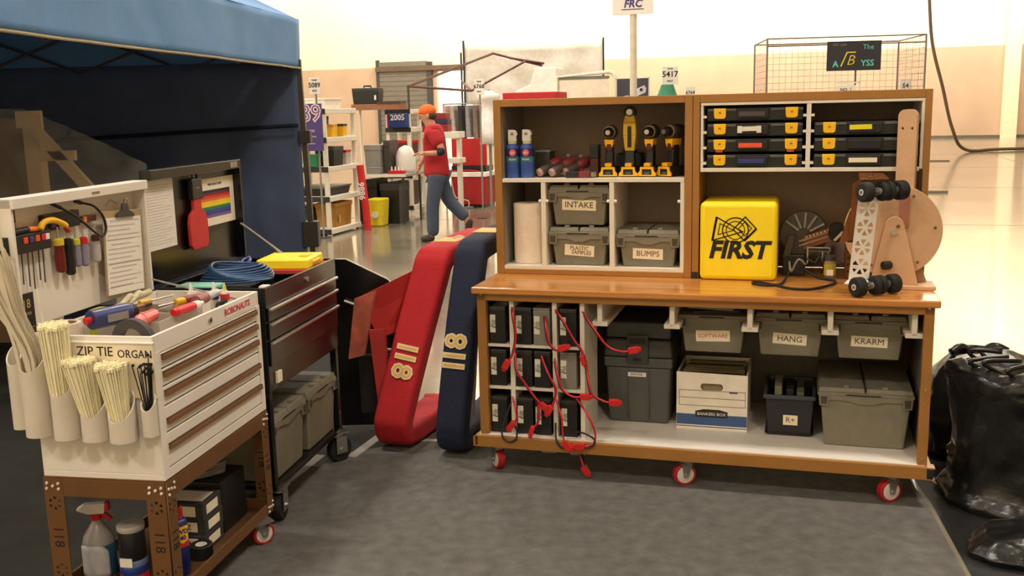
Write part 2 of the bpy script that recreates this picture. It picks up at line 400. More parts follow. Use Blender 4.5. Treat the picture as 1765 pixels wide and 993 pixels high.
# ------------------------------------------------------------------ upper cabinets on the worktop
HBK = mat('brown_grey_felt_back', (150,134,120), .95, 0, .05, 30, .2, 200)
HSIDE = mat('grey_felt_side', (132,128,120), .95, 0, .06, 20, .2, 150)
Y0, Y1 = .364, .775
def edge_frame(par, x0, x1, z0, z1, lw, rw, tw, bw):
    box('frame_post', GOLD, par, x0, x0+lw, Y0, Y1, z0, z1, .002); box('frame_post', GOLD, par, x1-rw, x1, Y0, Y1, z0, z1, .002)
    box('top_rail', GOLD, par, x0+lw, x1-rw, Y0, Y1, z1-tw, z1, .002)
    if bw: box('bottom_rail', GOLD, par, x0+lw, x1-rw, Y0, Y1, z0, z0+bw, .002)
lc = thing('shelf_cabinet', 'brown cabinet with white cubby shelves holding paper towel and grey totes', 'cabinet', BF, (0,0,ZT))
lc.location.z = 0
edge_frame(lc, .006,.932,ZT+.0005,1.690,.036,.034,.034,.025)
box('back_panel', HBK, lc, .04,.90,Y1-.02,Y1-.01,.885,1.66)
for x in (.042,): box('side_lining', HSIDE, lc, x,x+.003,Y0+.02,Y1-.02,.91,1.655)
box('shelf', OFFW, lc, .043,.897,Y0+.002,Y1-.02,1.305,1.323,.001)
box('bottom_shelf', OFFW, lc, .043,.897,Y0+.002,Y1-.02,.891,.909,.001)
for x0, x1 in ((.230,.252),(.555,.577),(.880,.898)): box('divider', OFFW, lc, x0,x1,Y0+.003,Y1-.02,.909,1.305,.001)
for x in (.224,.258,.549,.583,.874): MB().sphere((x,Y0+.008,1.217),.008).build('peg', WHITE, lc, smooth=180)
rc = thing('case_cabinet', 'brown open cabinet with white racks holding stacked black organizer cases', 'cabinet', BF, (0,0,0))
edge_frame(rc, .934,1.918,ZT+.0005,1.690,.030,.028,.036,0)
box('back_panel', HBK, rc, .96,1.89,Y1-.02,Y1-.01,ZT+.002,1.66)
box('rack_top', OFFW, rc, .968,1.890,Y0+.001,Y1-.03,1.641,1.653,.001)
box('rack_shelf', OFFW, rc, .968,1.890,Y0+.001,Y1-.03,1.350,1.367,.001)
for x0, x1 in ((.968,.979),(1.417,1.436),(1.878,1.890)): box('rack_side', OFFW, rc, x0,x1,Y0+.002,Y1-.03,1.367,1.641,.001)
for x in (.979,1.417-.014,1.436):
    for k in range(4):
        z = 1.382+k*.068
        MB().box(x,x+.014,Y0+.002,Y1-.05,z,z+.011).build('case_runner', OFFW, rc)
for x in (.934,): MB().box(.932,.962,Y0-.004,Y0,ZT+.0005,ZT+.03).build('foot_plate', BLACK, rc)
MB().box(1.878,1.892,Y0-.003,Y0,1.24,1.36).build('hinge', BLACK, rc)
# ------------------------------------------------------------------ flat plates with real cut-outs
def plate(name, outer, holes, th, m, parent, loc=(0,0,0), rot=(PI/2,0,0)):
    cu = bpy.data.curves.new('p','CURVE'); cu.dimensions = '2D'; cu.fill_mode = 'BOTH'; cu.extrude = th/2
    for poly in [outer]+list(holes):
        s = cu.splines.new('POLY'); s.points.add(len(poly)-1); s.use_cyclic_u = True
        for p, q in zip(s.points, poly): p.co = (q[0], q[1], 0, 1)
    t = bpy.data.objects.new('p', cu); C.objects.link(t)
    dg = bpy.context.evaluated_depsgraph_get()
    me = bpy.data.meshes.new_from_object(t.evaluated_get(dg)); me.materials.clear(); me.materials.append(m)
    bpy.data.objects.remove(t); bpy.data.curves.remove(cu)
    bm = bmesh.new(); bm.from_mesh(me); bmesh.ops.remove_doubles(bm, verts=bm.verts, dist=1e-6); bm.to_mesh(me); bm.free()
    o = bpy.data.objects.new(name, me); C.objects.link(o); o.parent = parent; o.location = loc; o.rotation_euler = rot
    return o
def truss_ring(cx, cy, r, n=6, gap=.16, ri=.18, a0=0.0):
    """triangular holes arranged like slices of a pie"""
    out = []
    for k in range(n):
        a = a0+2*PI*k/n; h = PI/n
        ip = (cx+math.cos(a)*r*ri*1.6, cy+math.sin(a)*r*ri*1.6)
        pts = [ip]+[(cx+math.cos(a+s*(h-gap))*r, cy+math.sin(a+s*(h-gap))*r) for s in (-1,0,1)]
        out.append(pts)
    return out

# ------------------------------------------------------------------ grey lidded totes
def label_card(par, s, w_, h_, loc, rz=0.0, size=.035, ink=None, m=None, sx=1.0, rx=PI/2, spacing=1.0):
    e = MB().box(-w_/2,w_/2,-.0008,.0008,-h_/2,h_/2).build('label_card', m or LABELP, par)
    e.location = loc; e.rotation_euler = (rx-PI/2, rz, 0)
    if s: text(s, size, ink or PENCIL, e, (0,-.0012,0), sx=sx, spacing=spacing)
    return e
def tote(label, fr, loc, W, D, H, txt=None, card=None, ink=None, taper=.03, m=None, lid=True, csize=.035, crz=0.0, group=None, rz=0.0, csx=1.0, cx=0.0, cz=0.0, open_lid=False):
    m = m or TOTE
    t = thing('storage_tote', label, 'tote', fr, loc, rz, group)
    w2, d2 = W/2, D/2; rim = H-.036
    MB().hexa((-w2+taper,w2-taper,-d2+.018,d2-.018,0),(-w2+.012,w2-.012,-d2+.008,d2-.008,rim)).build('body', m, t, .006)
    MB().box(-w2,w2,-d2,d2,rim,rim+.014).build('rim', m, t, .003)
    # scalloped lip under the rim
    lip = [(-w2*.75,rim),(-w2*.75,rim-.020),(-w2*.36,rim-.020)]
    for i in range(13):
        a = i/12; lip.append((-w2*.36+a*w2*.72, rim-.020-.014*math.sin(a*PI)**.6-.002*math.cos(a*6*PI)))
    lip += [(w2*.36,rim-.020),(w2*.75,rim-.020),(w2*.75,rim)]
    MB().prism(lip, -d2+.001, -d2+.012).build('front_lip', m, t, .001)
    MB().box(-w2*.40,w2*.32,-d2-.0012,-d2+.002,rim+.003,rim+.009).build('lip_slot_shade', mat('tote_shadow_slot', (44,42,34), .7), t)  # dark strip on the rim: the slot's shade painted in
    for s in (-1,1):                          # corner hooks
        x = s*(w2*.86)
        MB().prism([(x-.022,rim+.002),(x+.022,rim+.002),(x+.018,rim-.045),(x-.018,rim-.045)], -d2-.002, -d2+.006).build('corner_hook', m, t, .001)
        MB().prism([(x-.014,rim-.004),(x+.014,rim-.004),(x+.011,rim-.037),(x-.011,rim-.037)], -d2-.0035, -d2-.001).build('hook_recess_shade', mat('tote_recess_shade', (70,66,54), .7), t)  # raised patch in darker tote colour paints the recess's shade
    if lid:
        for s in (-1,1):
            x0, x1 = sorted((0.002*s, s*(w2-.004)))
            f = MB().hexa((x0,x1,-d2+.004,d2-.004,rim+.014),(x0+.004,x1-.004,-d2+.010,d2-.010,rim+.034)).build('lid_flap', m, t, .003)
            MB().box(s*w2*.4-.012,s*w2*.4+.012,-d2+.012,-d2+.036,rim+.034,rim+.044).build('stacking_lug', m, f, .002)
    if card:
        sl = math.atan2(.010, rim)
        label_card(t, txt, card[0], card[1], (cx, -d2+.018-.010*(H*.42+cz)/rim-.002, H*.42+cz), crz, csize, ink, sx=csx, rx=PI/2+sl, spacing=.8)
    return t
ZS = .909
tote('grey lidded tote in cabinet cubby, hand-lettered INTAKE', BF, (.404,.572,1.1005), .292,.355,.190, 'INTAKE', (.162,.050), PENCIL, crz=.03, csize=.040, cz=.015)
tote('grey lidded tote labelled plastic, on cubby floor under the intake tote', BF, (.404,.568,ZS), .292,.355,.183, 'PLASTIC\n   SAMPLES', (.142,.052), PENCIL, crz=.06, csize=.026, cz=-.005, csx=.95)
tote('grey lidded tote in last cubby, label starting with large B', BF, (.728,.568,ZS), .292,.355,.175, 'BUMPS', (.140,.050), mat('brown_ink', (120,84,60), .7), crz=.03, csize=.036, cz=-.012)

# ------------------------------------------------------------------ paper towel roll and air dusters
t = thing('paper_towel_roll', 'upright white paper towel roll in the first cabinet cubby', 'paper towel', BF, (.140,.490,ZS))
MB().ring((0,0,0),(0,0,.289),.078,.021,40).build('paper', mat('soft_white_paper', (246,230,212), .95, 0, .03, 30, .3, 60), t, .003, smooth=40)
MB().ring((0,0,.002),(0,0,.287),.0205,.019,20).build('core', mat('cardboard', (170,134,96), .9), t, smooth=40)
def air_can(x, y, lab, rz):
    t = thing('air_duster_can', lab, 'spray can', BF, (x,y,1.3235), rz)
    MB().lathe([(.031,0),(.033,.004),(.033,.140),(.031,.150),(.020,.160),(.016,.164)], 28).build('can', mat('blue_can_print', (62,92,168), .35, .1, .12, 30), t, smooth=35)
    MB().lathe([(.0333,.075),(.0333,.100)], 28).build('label_band', mat('teal_band', (60,120,130), .4), t, smooth=35)
    MB().lathe([(.0333,.100),(.0333,.138)], 28).build('label_top', mat('navy_band', (40,44,110), .4), t, smooth=35)
    MB().prism(arc(0,.119,.016,0,2*PI,14), -.0345,-.0325).build('logo_patch', mat('coral_patch', (232,92,88), .5), t)
    text('air', .020, WHITE, t, (0,-.0352,.119))
    text('duster', .014, WHITE, t, (0,-.0345,.088))
    MB().lathe([(.020,.158),(.021,.170),(.021,.172)], 20).build('collar', mat('pale_green_collar', (206,222,176), .5), t, smooth=35)
    MB().prism([(-.021,.172),(.021,.172),(.019,.196),(.026,.204),(.018,.222),(.004,.226),(-.020,.226)], -.015,.015).build('trigger_cap', WHITE, t, .003)
    MB().box(-.008,.006,-.0165,-.0145,.200,.212).build('nozzle', GREY, t)
air_can(.080,.425, 'blue air duster can beside the cabinet post', .25)
air_can(.150,.430, 'blue air duster can standing next to the red cordless tools', .05)

# ------------------------------------------------------------------ cordless drills standing on their batteries
DWY = mat('tool_yellow', (252,186,22), .4, 0, .03, 20)
def battery_foot(t):
    MB().hexa((-.038,.038,-.058,.058,0),(-.036,.036,-.056,.054,.048)).build('battery', BLACK, t, .004)
    outer = [(-.043,.004),(.043,.004),(.043,.016),(.033,.028),(.030,.046),(-.030,.046),(-.033,.028),(-.043,.016)]
    hole = [(-.024,.010),(.024,.010),(.022,.036),(-.022,.036)]
    plate('battery_trim', outer, [hole], .010, DWY, t, (0,-.060,0))
    MB().box(-.012,.012,-.0605,-.058,.014,.022).build('brand_tab', mat('tool_blue_tab', (70,110,130), .4), t)
    MB().box(-.016,.016,-.058,-.02,.046,.064).build('battery_release', DWY, t, .003)
def drill(lab, x, y, rz, headz=.205, hr=.033, tilt=0.0):
    t = thing('cordless_drill', lab, 'drill', BF, (x,y,1.3235), rz)
    battery_foot(t)
    MB().hexa((-.019,.019,-.020,.030,.046),(-.017,.017,-.012,.034,.150)).build('handle', BLACK, t, .006)
    MB().box(-.012,.012,-.022,-.008,.118,.148).build('trigger', mat('dark_red_trigger', (90,26,22), .5), t, .003)
    MB().prism([(-.022,.172),(.022,.172),(.020,.152),(.013,.132),(.009,.150),(-.009,.150),(-.013,.132),(-.020,.152)], -.026,.040).build('yellow_collar', DWY, t, .002)
    b = MB(); b.lathe([(hr*.8,.07),(hr,.05),(hr,-.01),(hr*.93,-.016)], 24, (0,0,headz), 'y'); b.build('motor_housing', DKGREY, t, smooth=35)
    MB().lathe([(hr*.9,-.016),(hr*.9,-.022),(hr*.75,-.024)], 24, (0,0,headz), 'y').build('clutch_ring', mat('tan_clutch', (120,96,60), .5), t, smooth=35)
    MB().lathe([(hr*.72,-.022),(hr*.70,-.046),(hr*.42,-.060),(hr*.30,-.060)], 20, (0,0,headz), 'y').build('chuck', BLACK, t, smooth=35)
    MB().lathe([(hr*.34,-.058),(hr*.34,-.066),(hr*.16,-.066)], 14, (0,0,headz), 'y').build('chuck_nose', STEEL, t, smooth=35)
    return t
drill('cordless drill on its yellow battery, standing beside the red tools', .533,.50,.05)
drill('cordless drill with rounded motor, standing next to the tall yellow tool', .724,.50,-.12)
drill('cordless drill turned sideways, standing by the black charger', .826,.50,-.55)
t = thing('angle_drill', 'tall yellow right-angle drill standing between the cordless drills', 'drill', BF, (.630,.50,1.3235))
battery_foot(t)
MB().hexa((-.024,.024,-.024,.030,.046),(-.021,.021,-.016,.030,.120)).build('handle', mat('dark_teal_grip', (30,40,42), .5), t, .006)
MB().hexa((-.022,.022,-.020,.030,.118),(-.031,.031,-.022,.034,.190)).hexa((-.031,.031,-.022,.034,.190),(-.029,.029,-.020,.030,.250)).hexa((-.029,.029,-.020,.030,.250),(-.020,.020,-.016,.022,.285)).build('yellow_body', mat('tool_yellow_dull', (214,170,30), .4), t, .004)
MB().box(-.009,.009,-.026,-.020,.135,.232).build('paddle_switch', BLACK, t, .003)
MB().lathe([(.028,.03),(.028,-.012),(.020,-.018)], 22, (0,0,.296), 'y').build('angle_head', DKGREY, t, smooth=35)
MB().lathe([(.014,-.016),(.014,-.024),(.006,-.024)], 16, (0,0,.296), 'y').build('chuck_nose', STEEL, t, smooth=35)
# red and grey cordless tools lying in a heap
TRED = mat('dull_tool_red', (118,40,40), .5, 0, .15, 20); TGREY = mat('tool_charcoal', (66,58,54), .55, 0, .1, 20)
def lying_tool(lab, p, yaw, el, L=.17):
    t = thing('cordless_tool', lab, 'power tool', BF, p, yaw, 'red cordless tools heaped on the cabinet shelf')
    t.rotation_euler = (Matrix.Rotation(BF[1]+yaw,4,'Z') @ Matrix.Rotation(-el,4,'Y')).to_euler()
    MB().lathe([(.019,.012),(.023,.02),(.021,.075)], 16, (0,0,0), 'x').build('grip', TGREY, t, smooth=35)
    MB().lathe([(.0215,.075),(.027,.085),(.027,.125),(.022,.135)], 16, (0,0,0), 'x').build('red_body', TRED, t, smooth=35)
    MB().lathe([(.020,.135),(.020,.160),(.012,.165)], 16, (0,0,0), 'x').build('gear_head', TGREY, t, smooth=35)
    MB().lathe([(.011,.163),(.010,L+.012),(.006,L+.014)], 12, (0,0,0), 'x').build('chuck', GREY, t, smooth=35)
    MB().lathe([(.017,-.004),(.019,0),(.0195,.014)], 16, (0,0,0), 'x').build('battery_end', mat('pinkish_cap', (176,140,130), .6), t, smooth=35)
    MB().box(.07,.085,-.024,.024,-.024,-.012).build('switch_band', RED, t, .002)
lying_tool('red and charcoal cordless tool lying next to the air dusters', (.207,.425,1.3455), .75, .42)
lying_tool('red and charcoal cordless tool lying between two alike', (.268,.418,1.3455), .75, .40)
lying_tool('red and charcoal cordless tool lying behind the flat ratchet', (.328,.445,1.3455), .75, .36)
t = thing('cordless_ratchet', 'dark cordless ratchet lying flat in front of the red tools', 'power tool', BF, (.345,.40,1.3235))
MB().box(.0,.06,-.014,.014,0,.030).build('battery', BLACK, t, .004)
MB().hexa((.06,.115,-.015,.015,.002),(.06,.115,-.013,.013,.030)).build('red_body', TRED, t, .004)
MB().cyl((.128,0,.006),(.128,0,.026),.015).build('ratchet_head', ALU, t, smooth=40)
t = thing('battery_charger', 'dark battery charger with red lower half standing by the drills', 'charger', BF, (.470,.47,1.3235))
MB().hexa((-.020,.020,-.03,.04,0),(-.019,.019,-.03,.035,.085)).build('red_base', mat('dark_red_case', (74,26,26), .5), t, .004)
MB().box(-.020,.020,-.03,.035,.085,.150).build('black_dock', BLACK, t, .004)
t = thing('battery_charger', 'black battery charger behind the tall yellow drill', 'charger', BF, (.60,.68,1.3235))
MB().hexa((-.07,.07,-.05,.05,0),(-.06,.06,-.04,.05,.10)).build('case', BLACK, t, .006); MB().box(-.03,.03,-.045,.02,.10,.118).build('dock', DKGREY, t, .003)
t = thing('battery_charger', 'tall black charger against the cabinet post beside the last drill', 'charger', BF, (.878,.62,1.3235))
MB().box(-.016,.016,-.06,.06,0,.17).build('case', BLACK, t, .004); MB().box(-.010,.010,-.063,-.058,.10,.14).build('vent_panel', DKGREY, t, .001)
t = thing('steel_tool_box', 'small dark open box with a pale rim behind the red tools', 'box', BF, (.200,.58,1.3235))
MB().box(-.035,.035,-.05,.05,0,.115).build('case', mat('dark_green_case', (58,60,54), .5), t, .003); MB().box(-.037,.037,-.052,.052,.115,.123).build('lid_rim', GREY, t, .001)

# ------------------------------------------------------------------ organizer cases
def case(lab, x, z, W, tape=None, tapew=.09, latch2=True, redbits=False, grip=None, lx=(.03,.335)):
    t = thing('organizer_case', lab, 'case', BF, (x,.372,z), 0)
    MB().box(0,W,.012,.33,0,.058).build('base', BLACK, t, .004)
    for a, b in ((0.0,W*.31),(W*.66,W)): MB().box(a+.004,b,.006,.325,.043,.054).build('lid_edge', mat('smoky_clear_lid', (86,88,90), .25), t, .002)
    MB().box(W*.32,W*.65,-.002,.012,.008,.050).build('handle', mat('matte_black_grip', (18,18,19), .6), t, .004)
    for lx0 in lx:
        l = MB().prism([(lx0,.056),(lx0+.054,.056),(lx0+.052,.016),(lx0+.044,.010),(lx0+.010,.010),(lx0+.002,.016)], -.004,.012).build('latch', YEL, t, .003)
        MB().box(lx0+.022,lx0+.032,-.0055,-.003,.034,.040).build('latch_shade', mat('latch_shadow', (150,104,10), .6), l)  # small patch of shade painted on the latch in darker amber
        if redbits: MB().box(lx0+.010,lx0+.040,-.003,.010,.000,.0095).build('red_tape', mat('red_orange_tape', (196,70,40), .6), l)
    if tape:
        nm, col = tape
        q = MB().box(W*.34,W*.34+tapew,-.0045,-.002,.020,.040).build('tape_label', mat(nm, col, .6), t); q.rotation_euler = (0,-.02 if tapew < .1 else .0,0)
        if grip:
            for gx in (W*.34-.006, W*.34+tapew-.014): MB().box(gx,gx+.020,-.0055,-.002,.016,.046).build('tape_label', mat(nm, col, .6), t)
    return t
zc = [1.3678+k*.068 for k in range(4)]
cx0 = .9935
case('black organizer case with blue tape on its handle', cx0, zc[0], .409, ('blue_tape',(44,58,120)), .11)
case('black organizer case with red tape on handle and latches', cx0, zc[1], .409, ('orange_red_tape',(232,84,56)), .10, redbits=True)
case('black organizer case with white bone-shaped label on its handle', cx0, zc[2], .409, ('white_tape',(226,218,204)), .09, grip=True)
case('black organizer case with faded grey label, under the cabinet top', cx0, zc[3], .409, ('grey_tape',(74,66,64)), .11)
case('black organizer case with cream tape on its handle', 1.4505, zc[0], .425, ('cream_tape',(236,220,190)), .115, lx=(.035,.340))
case('black organizer case with a bare black handle', 1.4505, zc[1], .425, None, lx=(.035,.340))
case('black organizer case with yellow tape on its handle', 1.4505, zc[2], .425, ('bright_yellow_tape',(232,214,20)), .09, lx=(.035,.340))

# ------------------------------------------------------------------ yellow foam cube with printed emblem
t = thing('foam_cube', 'bright yellow vinyl game cube standing on the worktop', 'cube', BF, (1.140,.498,ZT+.0005), 0)
S = .168
MB().box(-S,S,-S,S,0,.350).build('cube', CUBEY, t, .022, 4, smooth=30)
yv = -S-.0004
def stroke(par, pts, wd, m=INK, name='emblem_line', closed=True, y=yv):
    n = len(pts); b = MB()
    P = [Vector((p[0],p[1])) for p in pts]
    L = []; R = []
    for i in range(n):
        a = P[i-1] if (closed or i > 0) else P[i]; c = P[(i+1)%n] if (closed or i < n-1) else P[i]
        d1 = (P[i]-a); d2 = (c-P[i])
        d1 = d1.normalized() if d1.length > 1e-9 else d2.normalized(); d2 = d2.normalized() if d2.length > 1e-9 else d1
        nn = Vector((-(d1+d2).y,(d1+d2).x)); nn = nn.normalized() if nn.length > 1e-6 else Vector((-d1.y,d1.x))
        k = wd/2/max(.35, nn.dot(Vector((-d1.y,d1.x))))
        L.append(P[i]+nn*k); R.append(P[i]-nn*k)
    vs = [(p.x,y,p.y) for p in L]+[(p.x,y,p.y) for p in R]+[(p.x,y-.0008,p.y) for p in L]+[(p.x,y-.0008,p.y) for p in R]
    fs = []
    for i in range(n if closed else n-1):
        j = (i+1)%n
        fs += [(2*n+i,2*n+j,3*n+j,3*n+i),(i,n+i,n+j,j),(i,j,2*n+j,2*n+i),(n+i,3*n+i,3*n+j,n+j)]
    b._add(vs, fs); return b.build(name, m, par)
ez = .232
stroke(t, [(-.112,ez-.052),(-.094,ez+.052),(.020,ez-.012)], .0055)           # triangle, outer and inner lines
stroke(t, [(-.088,ez-.026),(-.079,ez+.024),(-.020,ez-.006)], .004)
stroke(t, [(-.112,ez-.052),(-.094,ez+.052)], .010, closed=False)
stroke(t, arc(-.012,ez-.006,.056,0,2*PI,40)[:-1], .0055)                         # ring
stroke(t, arc(-.012,ez-.006,.040,0,2*PI,36)[:-1], .004)
stroke(t, [(.030,ez+.054),(.078,ez+.002),(.028,ez-.052),(-.022,ez-.002)], .0055) # square on its corner
stroke(t, [(.030,ez+.034),(.058,ez+.003),(.028,ez-.030),(-.001,ez-.001)], .004)
stroke(t, [(.078,ez+.002),(.028,ez-.052)], .009, closed=False)
text('FIRST', .108, INK, t, (.0,yv,.135), shear=.22, bold=.0042, sx=1.0, ext=.0008)
# ------------------------------------------------------------------ dark robot mechanism beside the cube
t = thing('robot_mechanism', 'dark robot mechanism with bronze perforated arm beside the yellow cube', 'machine', BF, (0,0,ZT+.0005)); t.location.z = 0
zb = ZT+.0005
MB().lathe([(.05,-.03),(.105,-.03),(.105,.03),(.05,.03)], 30, (1.42,.56,1.055), 'y').build('gear_drum', mat('dull_dark_drum', (74,68,58), .5, .3), t, .004, smooth=40)
for k in range(5):
    a = .5+k*.5; MB().cyl((1.42+.03*math.cos(a),.525,1.055+.03*math.sin(a)),(1.42+.1*math.cos(a),.525,1.055+.1*math.sin(a)),.006,n=8).build('drum_spoke', GREY, t)
MB().box(1.33,1.43,.50,.64,zb,.965).build('gearbox', BLACK, t, .006)
MB().prism([(1.33,.95),(1.36,.95),(1.385,1.05),(1.35,1.05)],.50,.53).build('frame_leg', mat('dull_green_frame', (70,66,54), .5), t, .002)
MB().prism([(1.42,.99),(1.60,1.055),(1.60,1.115),(1.42,1.052)],.49,.494).build('arm_side_plate', COPPER, t)
MB().prism([(1.42,.99),(1.60,1.055),(1.60,1.115),(1.42,1.052)],.53,.534).build('arm_side_plate', COPPER, t)
MB().cyl((1.40,.485,1.008),(1.60,.485,1.078),.004,n=6).build('arm_rod', ALU, t)
MB().cyl((1.40,.485,1.028),(1.60,.485,1.098),.004,n=6).build('arm_rod', ALU, t)
for k in range(11):
    x = 1.432+k*.0155; z = 1.047+k*.0056
    MB().cyl((x,.4885,z),(x,.4905,z),.0038,n=8).build('rivet', mat('pale_rivet', (226,190,140), .5), t)
MB().cyl((1.565,.47,1.07),(1.565,.55,1.07),.042,n=24).build('pivot_wheel', RUBBER, t, .004, smooth=40)
MB().prism([(1.545,1.038),(1.557,1.034),(1.590,1.068),(1.582,1.080)],.462,.469).build('pivot_link', mat('pale_link', (206,200,194), .4), t, .002)
for x0, x1, z0, z1 in ((1.435,1.535,.985,1.005),(1.435,1.442,.93,.985),(1.525,1.530,.945,.985),(1.500,1.506,.94,.985)):
    MB().box(x0,x1,.47,.476,z0,z1).build('control_bracket', ALU, t, .001)
MB().box(1.441,1.53,.467,.471,.988,1.000).build('circuit_strip', BLACK, t)
MB().tube(spline([(1.43,.45,.96),(1.47,.44,.94),(1.49,.45,.965),(1.51,.44,.93),(1.50,.46,.89)]),.004).build('wire', BLACK, t, smooth=180)
MB().tube(spline([(1.36,.46,.94),(1.37,.43,.90),(1.40,.42,.955),(1.43,.44,.93)]),.005).build('wire', GREY, t, smooth=180)
MB().box(1.60,1.625,.46,.56,zb,1.14).build('bronze_post', COPPER, t, .003)
for k in range(7):
    MB().cyl((1.612,.457,.90+k*.03),(1.612,.461,.90+k*.03),.006,n=8).build('post_hole', BLACK, t)
cable = [(1.36,.40,zb+.03),(1.34,.30,zb+.006),(1.32,.22,zb+.006),(1.26,.20,zb+.006),(1.215,.235,zb+.006),(1.22,.285,zb+.006),(1.30,.22,zb+.006),(1.37,.14,zb+.006),(1.46,.14,zb+.006),(1.545,.27,zb+.006),(1.55,.36,zb+.006),(1.48,.42,zb+.010),(1.41,.45,zb+.05)]
cable = [(x, min(y,.45), z) for x, y, z in cable]
MB().tube(spline(cable,8),.0055,8).build('power_cable', RUBBER, t, smooth=180)
t = thing('small_jar', 'small clear jar with yellow and white label behind the power cable', 'jar', BF, (1.535,.43,ZT+.0005))
MB().lathe([(.022,0),(.025,.006),(.025,.075),(.020,.085)], 20).build('jar', mat('clear_plastic', (150,128,90), .2, alpha=.75), t, smooth=35)
MB().lathe([(.022,.085),(.022,.105),(.018,.107)], 20).build('lid', DKGREY, t, smooth=35)
MB().lathe([(.0256,.020),(.0256,.070)], 20).build('label', mat('olive_yellow_label', (176,160,40), .6), t, smooth=35)
MB().box(-.014,.014,-.0265,-.025,.020,.046).build('white_patch', PAPER, t)

# ------------------------------------------------------------------ plywood wheel on its stand
t = thing('plywood_wheel_stand', 'plywood wheel on an A-shaped stand at the end of the worktop', 'stand', BF, (0,0,0))
MB().box(1.66,1.950,.205,.355,zb,zb+.016).build('base_board', PLYW, t, .002)
def aplate(xc, w_, ztop, r): return [(xc-w_,zb+.016),(xc+w_,zb+.016)]+arc(xc-.006,ztop-r,r,.25,PI-.25,8)
MB().prism(aplate(1.788,.095,1.170,.036),.236,.252).build('front_a_plate', PLYW, t, .002)
MB().prism([(1.72,zb+.016),(1.925,zb+.016),(1.90,.955),(1.84,1.16),(1.79,1.17),(1.76,1.10)],.318,.334).build('rear_a_plate', mat('plywood_edge_tan', (176,136,98), .6), t, .002)
MB().lathe([(.012,-.009),(.195,-.009),(.195,.009),(.012,.009)], 56, (1.778,.285,1.105), 'y').build('wheel_disc', PLYW, t, .002, smooth=40)
MB().cyl((1.778,.222,1.105),(1.778,.345,1.105),.011,n=14).build('axle', STEEL, t, smooth=40)
for a in (-.9,.1,1.1,2.2,3.3,4.2):
    MB().cyl((1.778+.165*math.cos(a),.272,1.105+.165*math.sin(a)),(1.778+.165*math.cos(a),.277,1.105+.165*math.sin(a)),.006,n=8).build('disc_bolt', mat('dull_bolt', (120,96,60), .4, .5), t)
MB().cyl((1.795,.234,1.13),(1.795,.237,1.13),.008,n=8).build('plate_bolt', mat('dull_bolt', (120,96,60), .4, .5), t)
o = plate('upright_plank', [(-.038,0),(.038,0)]+arc(.010,.675,.028,0,PI/2,5)+arc(-.010,.675,.028,PI/2,PI,5), [arc(-.018,.625,.006,0,2*PI,8)[:-1], arc(.020,.625,.006,0,2*PI,8)[:-1]], .030, PLYW, t, (1.824,.322,.905), (PI/2,0,-.38))
MB().box(1.80,1.84,.2725,.2735,1.12,1.26).build('chalk_marks', mat('faint_red_mark', (170,110,90), .7), t)
# ------------------------------------------------------------------ white perforated roller arm
t = thing('roller_arm', 'white perforated roller arm with black wheels leaning on the plywood wheel', 'machine', BF, (0,0,0))
holes = []
for k, zc_ in enumerate((.055,.135,.215,.295)): holes += truss_ring(.0, zc_, .033, 6, .17, .17, PI/6)
holes += [[(-.030,.336),(-.010,.336),(-.030,.352)],[(.030,.336),(.010,.336),(.030,.352)]]
o = plate('perforated_plate', [(-.041,0),(.041,0),(.041,.365),(-.041,.365)], holes, .003, WHITE, t, (1.640,.100,.925), (PI/2+.02, math.radians(4.5), .25))
o = plate('bottom_flange', [(-.041,0),(.041,0),(.041,.075),(-.041,.075)], truss_ring(0,.036,.028,6,.17,.17), .003, WHITE, t, (1.643,.098,.9245), (-.12,.03,.25-.75))
o.rotation_euler = (PI+.10, 0.0, -.30); 
def wheel(par, c, d, r=.040, wd=.040):
    d = Vector(d).normalized(); c = Vector(c)
    w_ = MB().cyl(c-d*wd/2, c+d*wd/2, r, n=24).build('wheel', RUBBER, par, .008, 3, smooth=40)
    MB().ring(c-d*(wd/2+.002), c+d*(wd/2+.002), .013, .007, 14).build('hub', mat('pale_hub', (200,196,190), .4), w_, smooth=40)
for z, p0, dd in ((zb+.041,(1.652,.030),(.80,.60)),(1.288,(1.668,.060),(.80,.60))):
    d3 = Vector((dd[0],dd[1],0)).normalized()
    base = Vector((p0[0],p0[1],z))
    for s in (0.0,.082,.110,.172): wheel(t, base+d3*s-d3*.02, d3, .040, .042 if s in (0.0,.172) else .025)
    MB().cyl(base-d3*.045, base+d3*.19, .006, n=10).build('axle', ZINC, t, smooth=40)
    for s in (.035,.13): MB().cyl(base+d3*(s-.004), base+d3*(s+.004), .016, n=14).build('bearing', ALU, t, smooth=40)
o = plate('bronze_bracket', [(0,0),(.115,0),(.105,.075),(.012,.085)], truss_ring(.055,.04,.026,6,.2,.2), .003, COPPER, t, (1.628,.070,1.336), (.25,0,.15))
MB().prism([(1.600,1.10),(1.622,1.10),(1.640,1.335),(1.606,1.31)],.16,.164).build('bronze_side_plate', COPPER, t)
MB().prism([(1.56,1.06),(1.62,1.08),(1.622,1.20),(1.60,1.20)],.18,.184).build('bronze_side_plate', COPPER, t)
MB().cyl((1.595,.20,1.075),(1.64,.20,1.075),.010,n=10).build('pivot_pin', DKGREY, t)
MB().cyl((1.74,.21,zb+.10),(1.77,.23,zb+.10),.018,n=16).build('pulley', BLACK, t, .002, smooth=40)

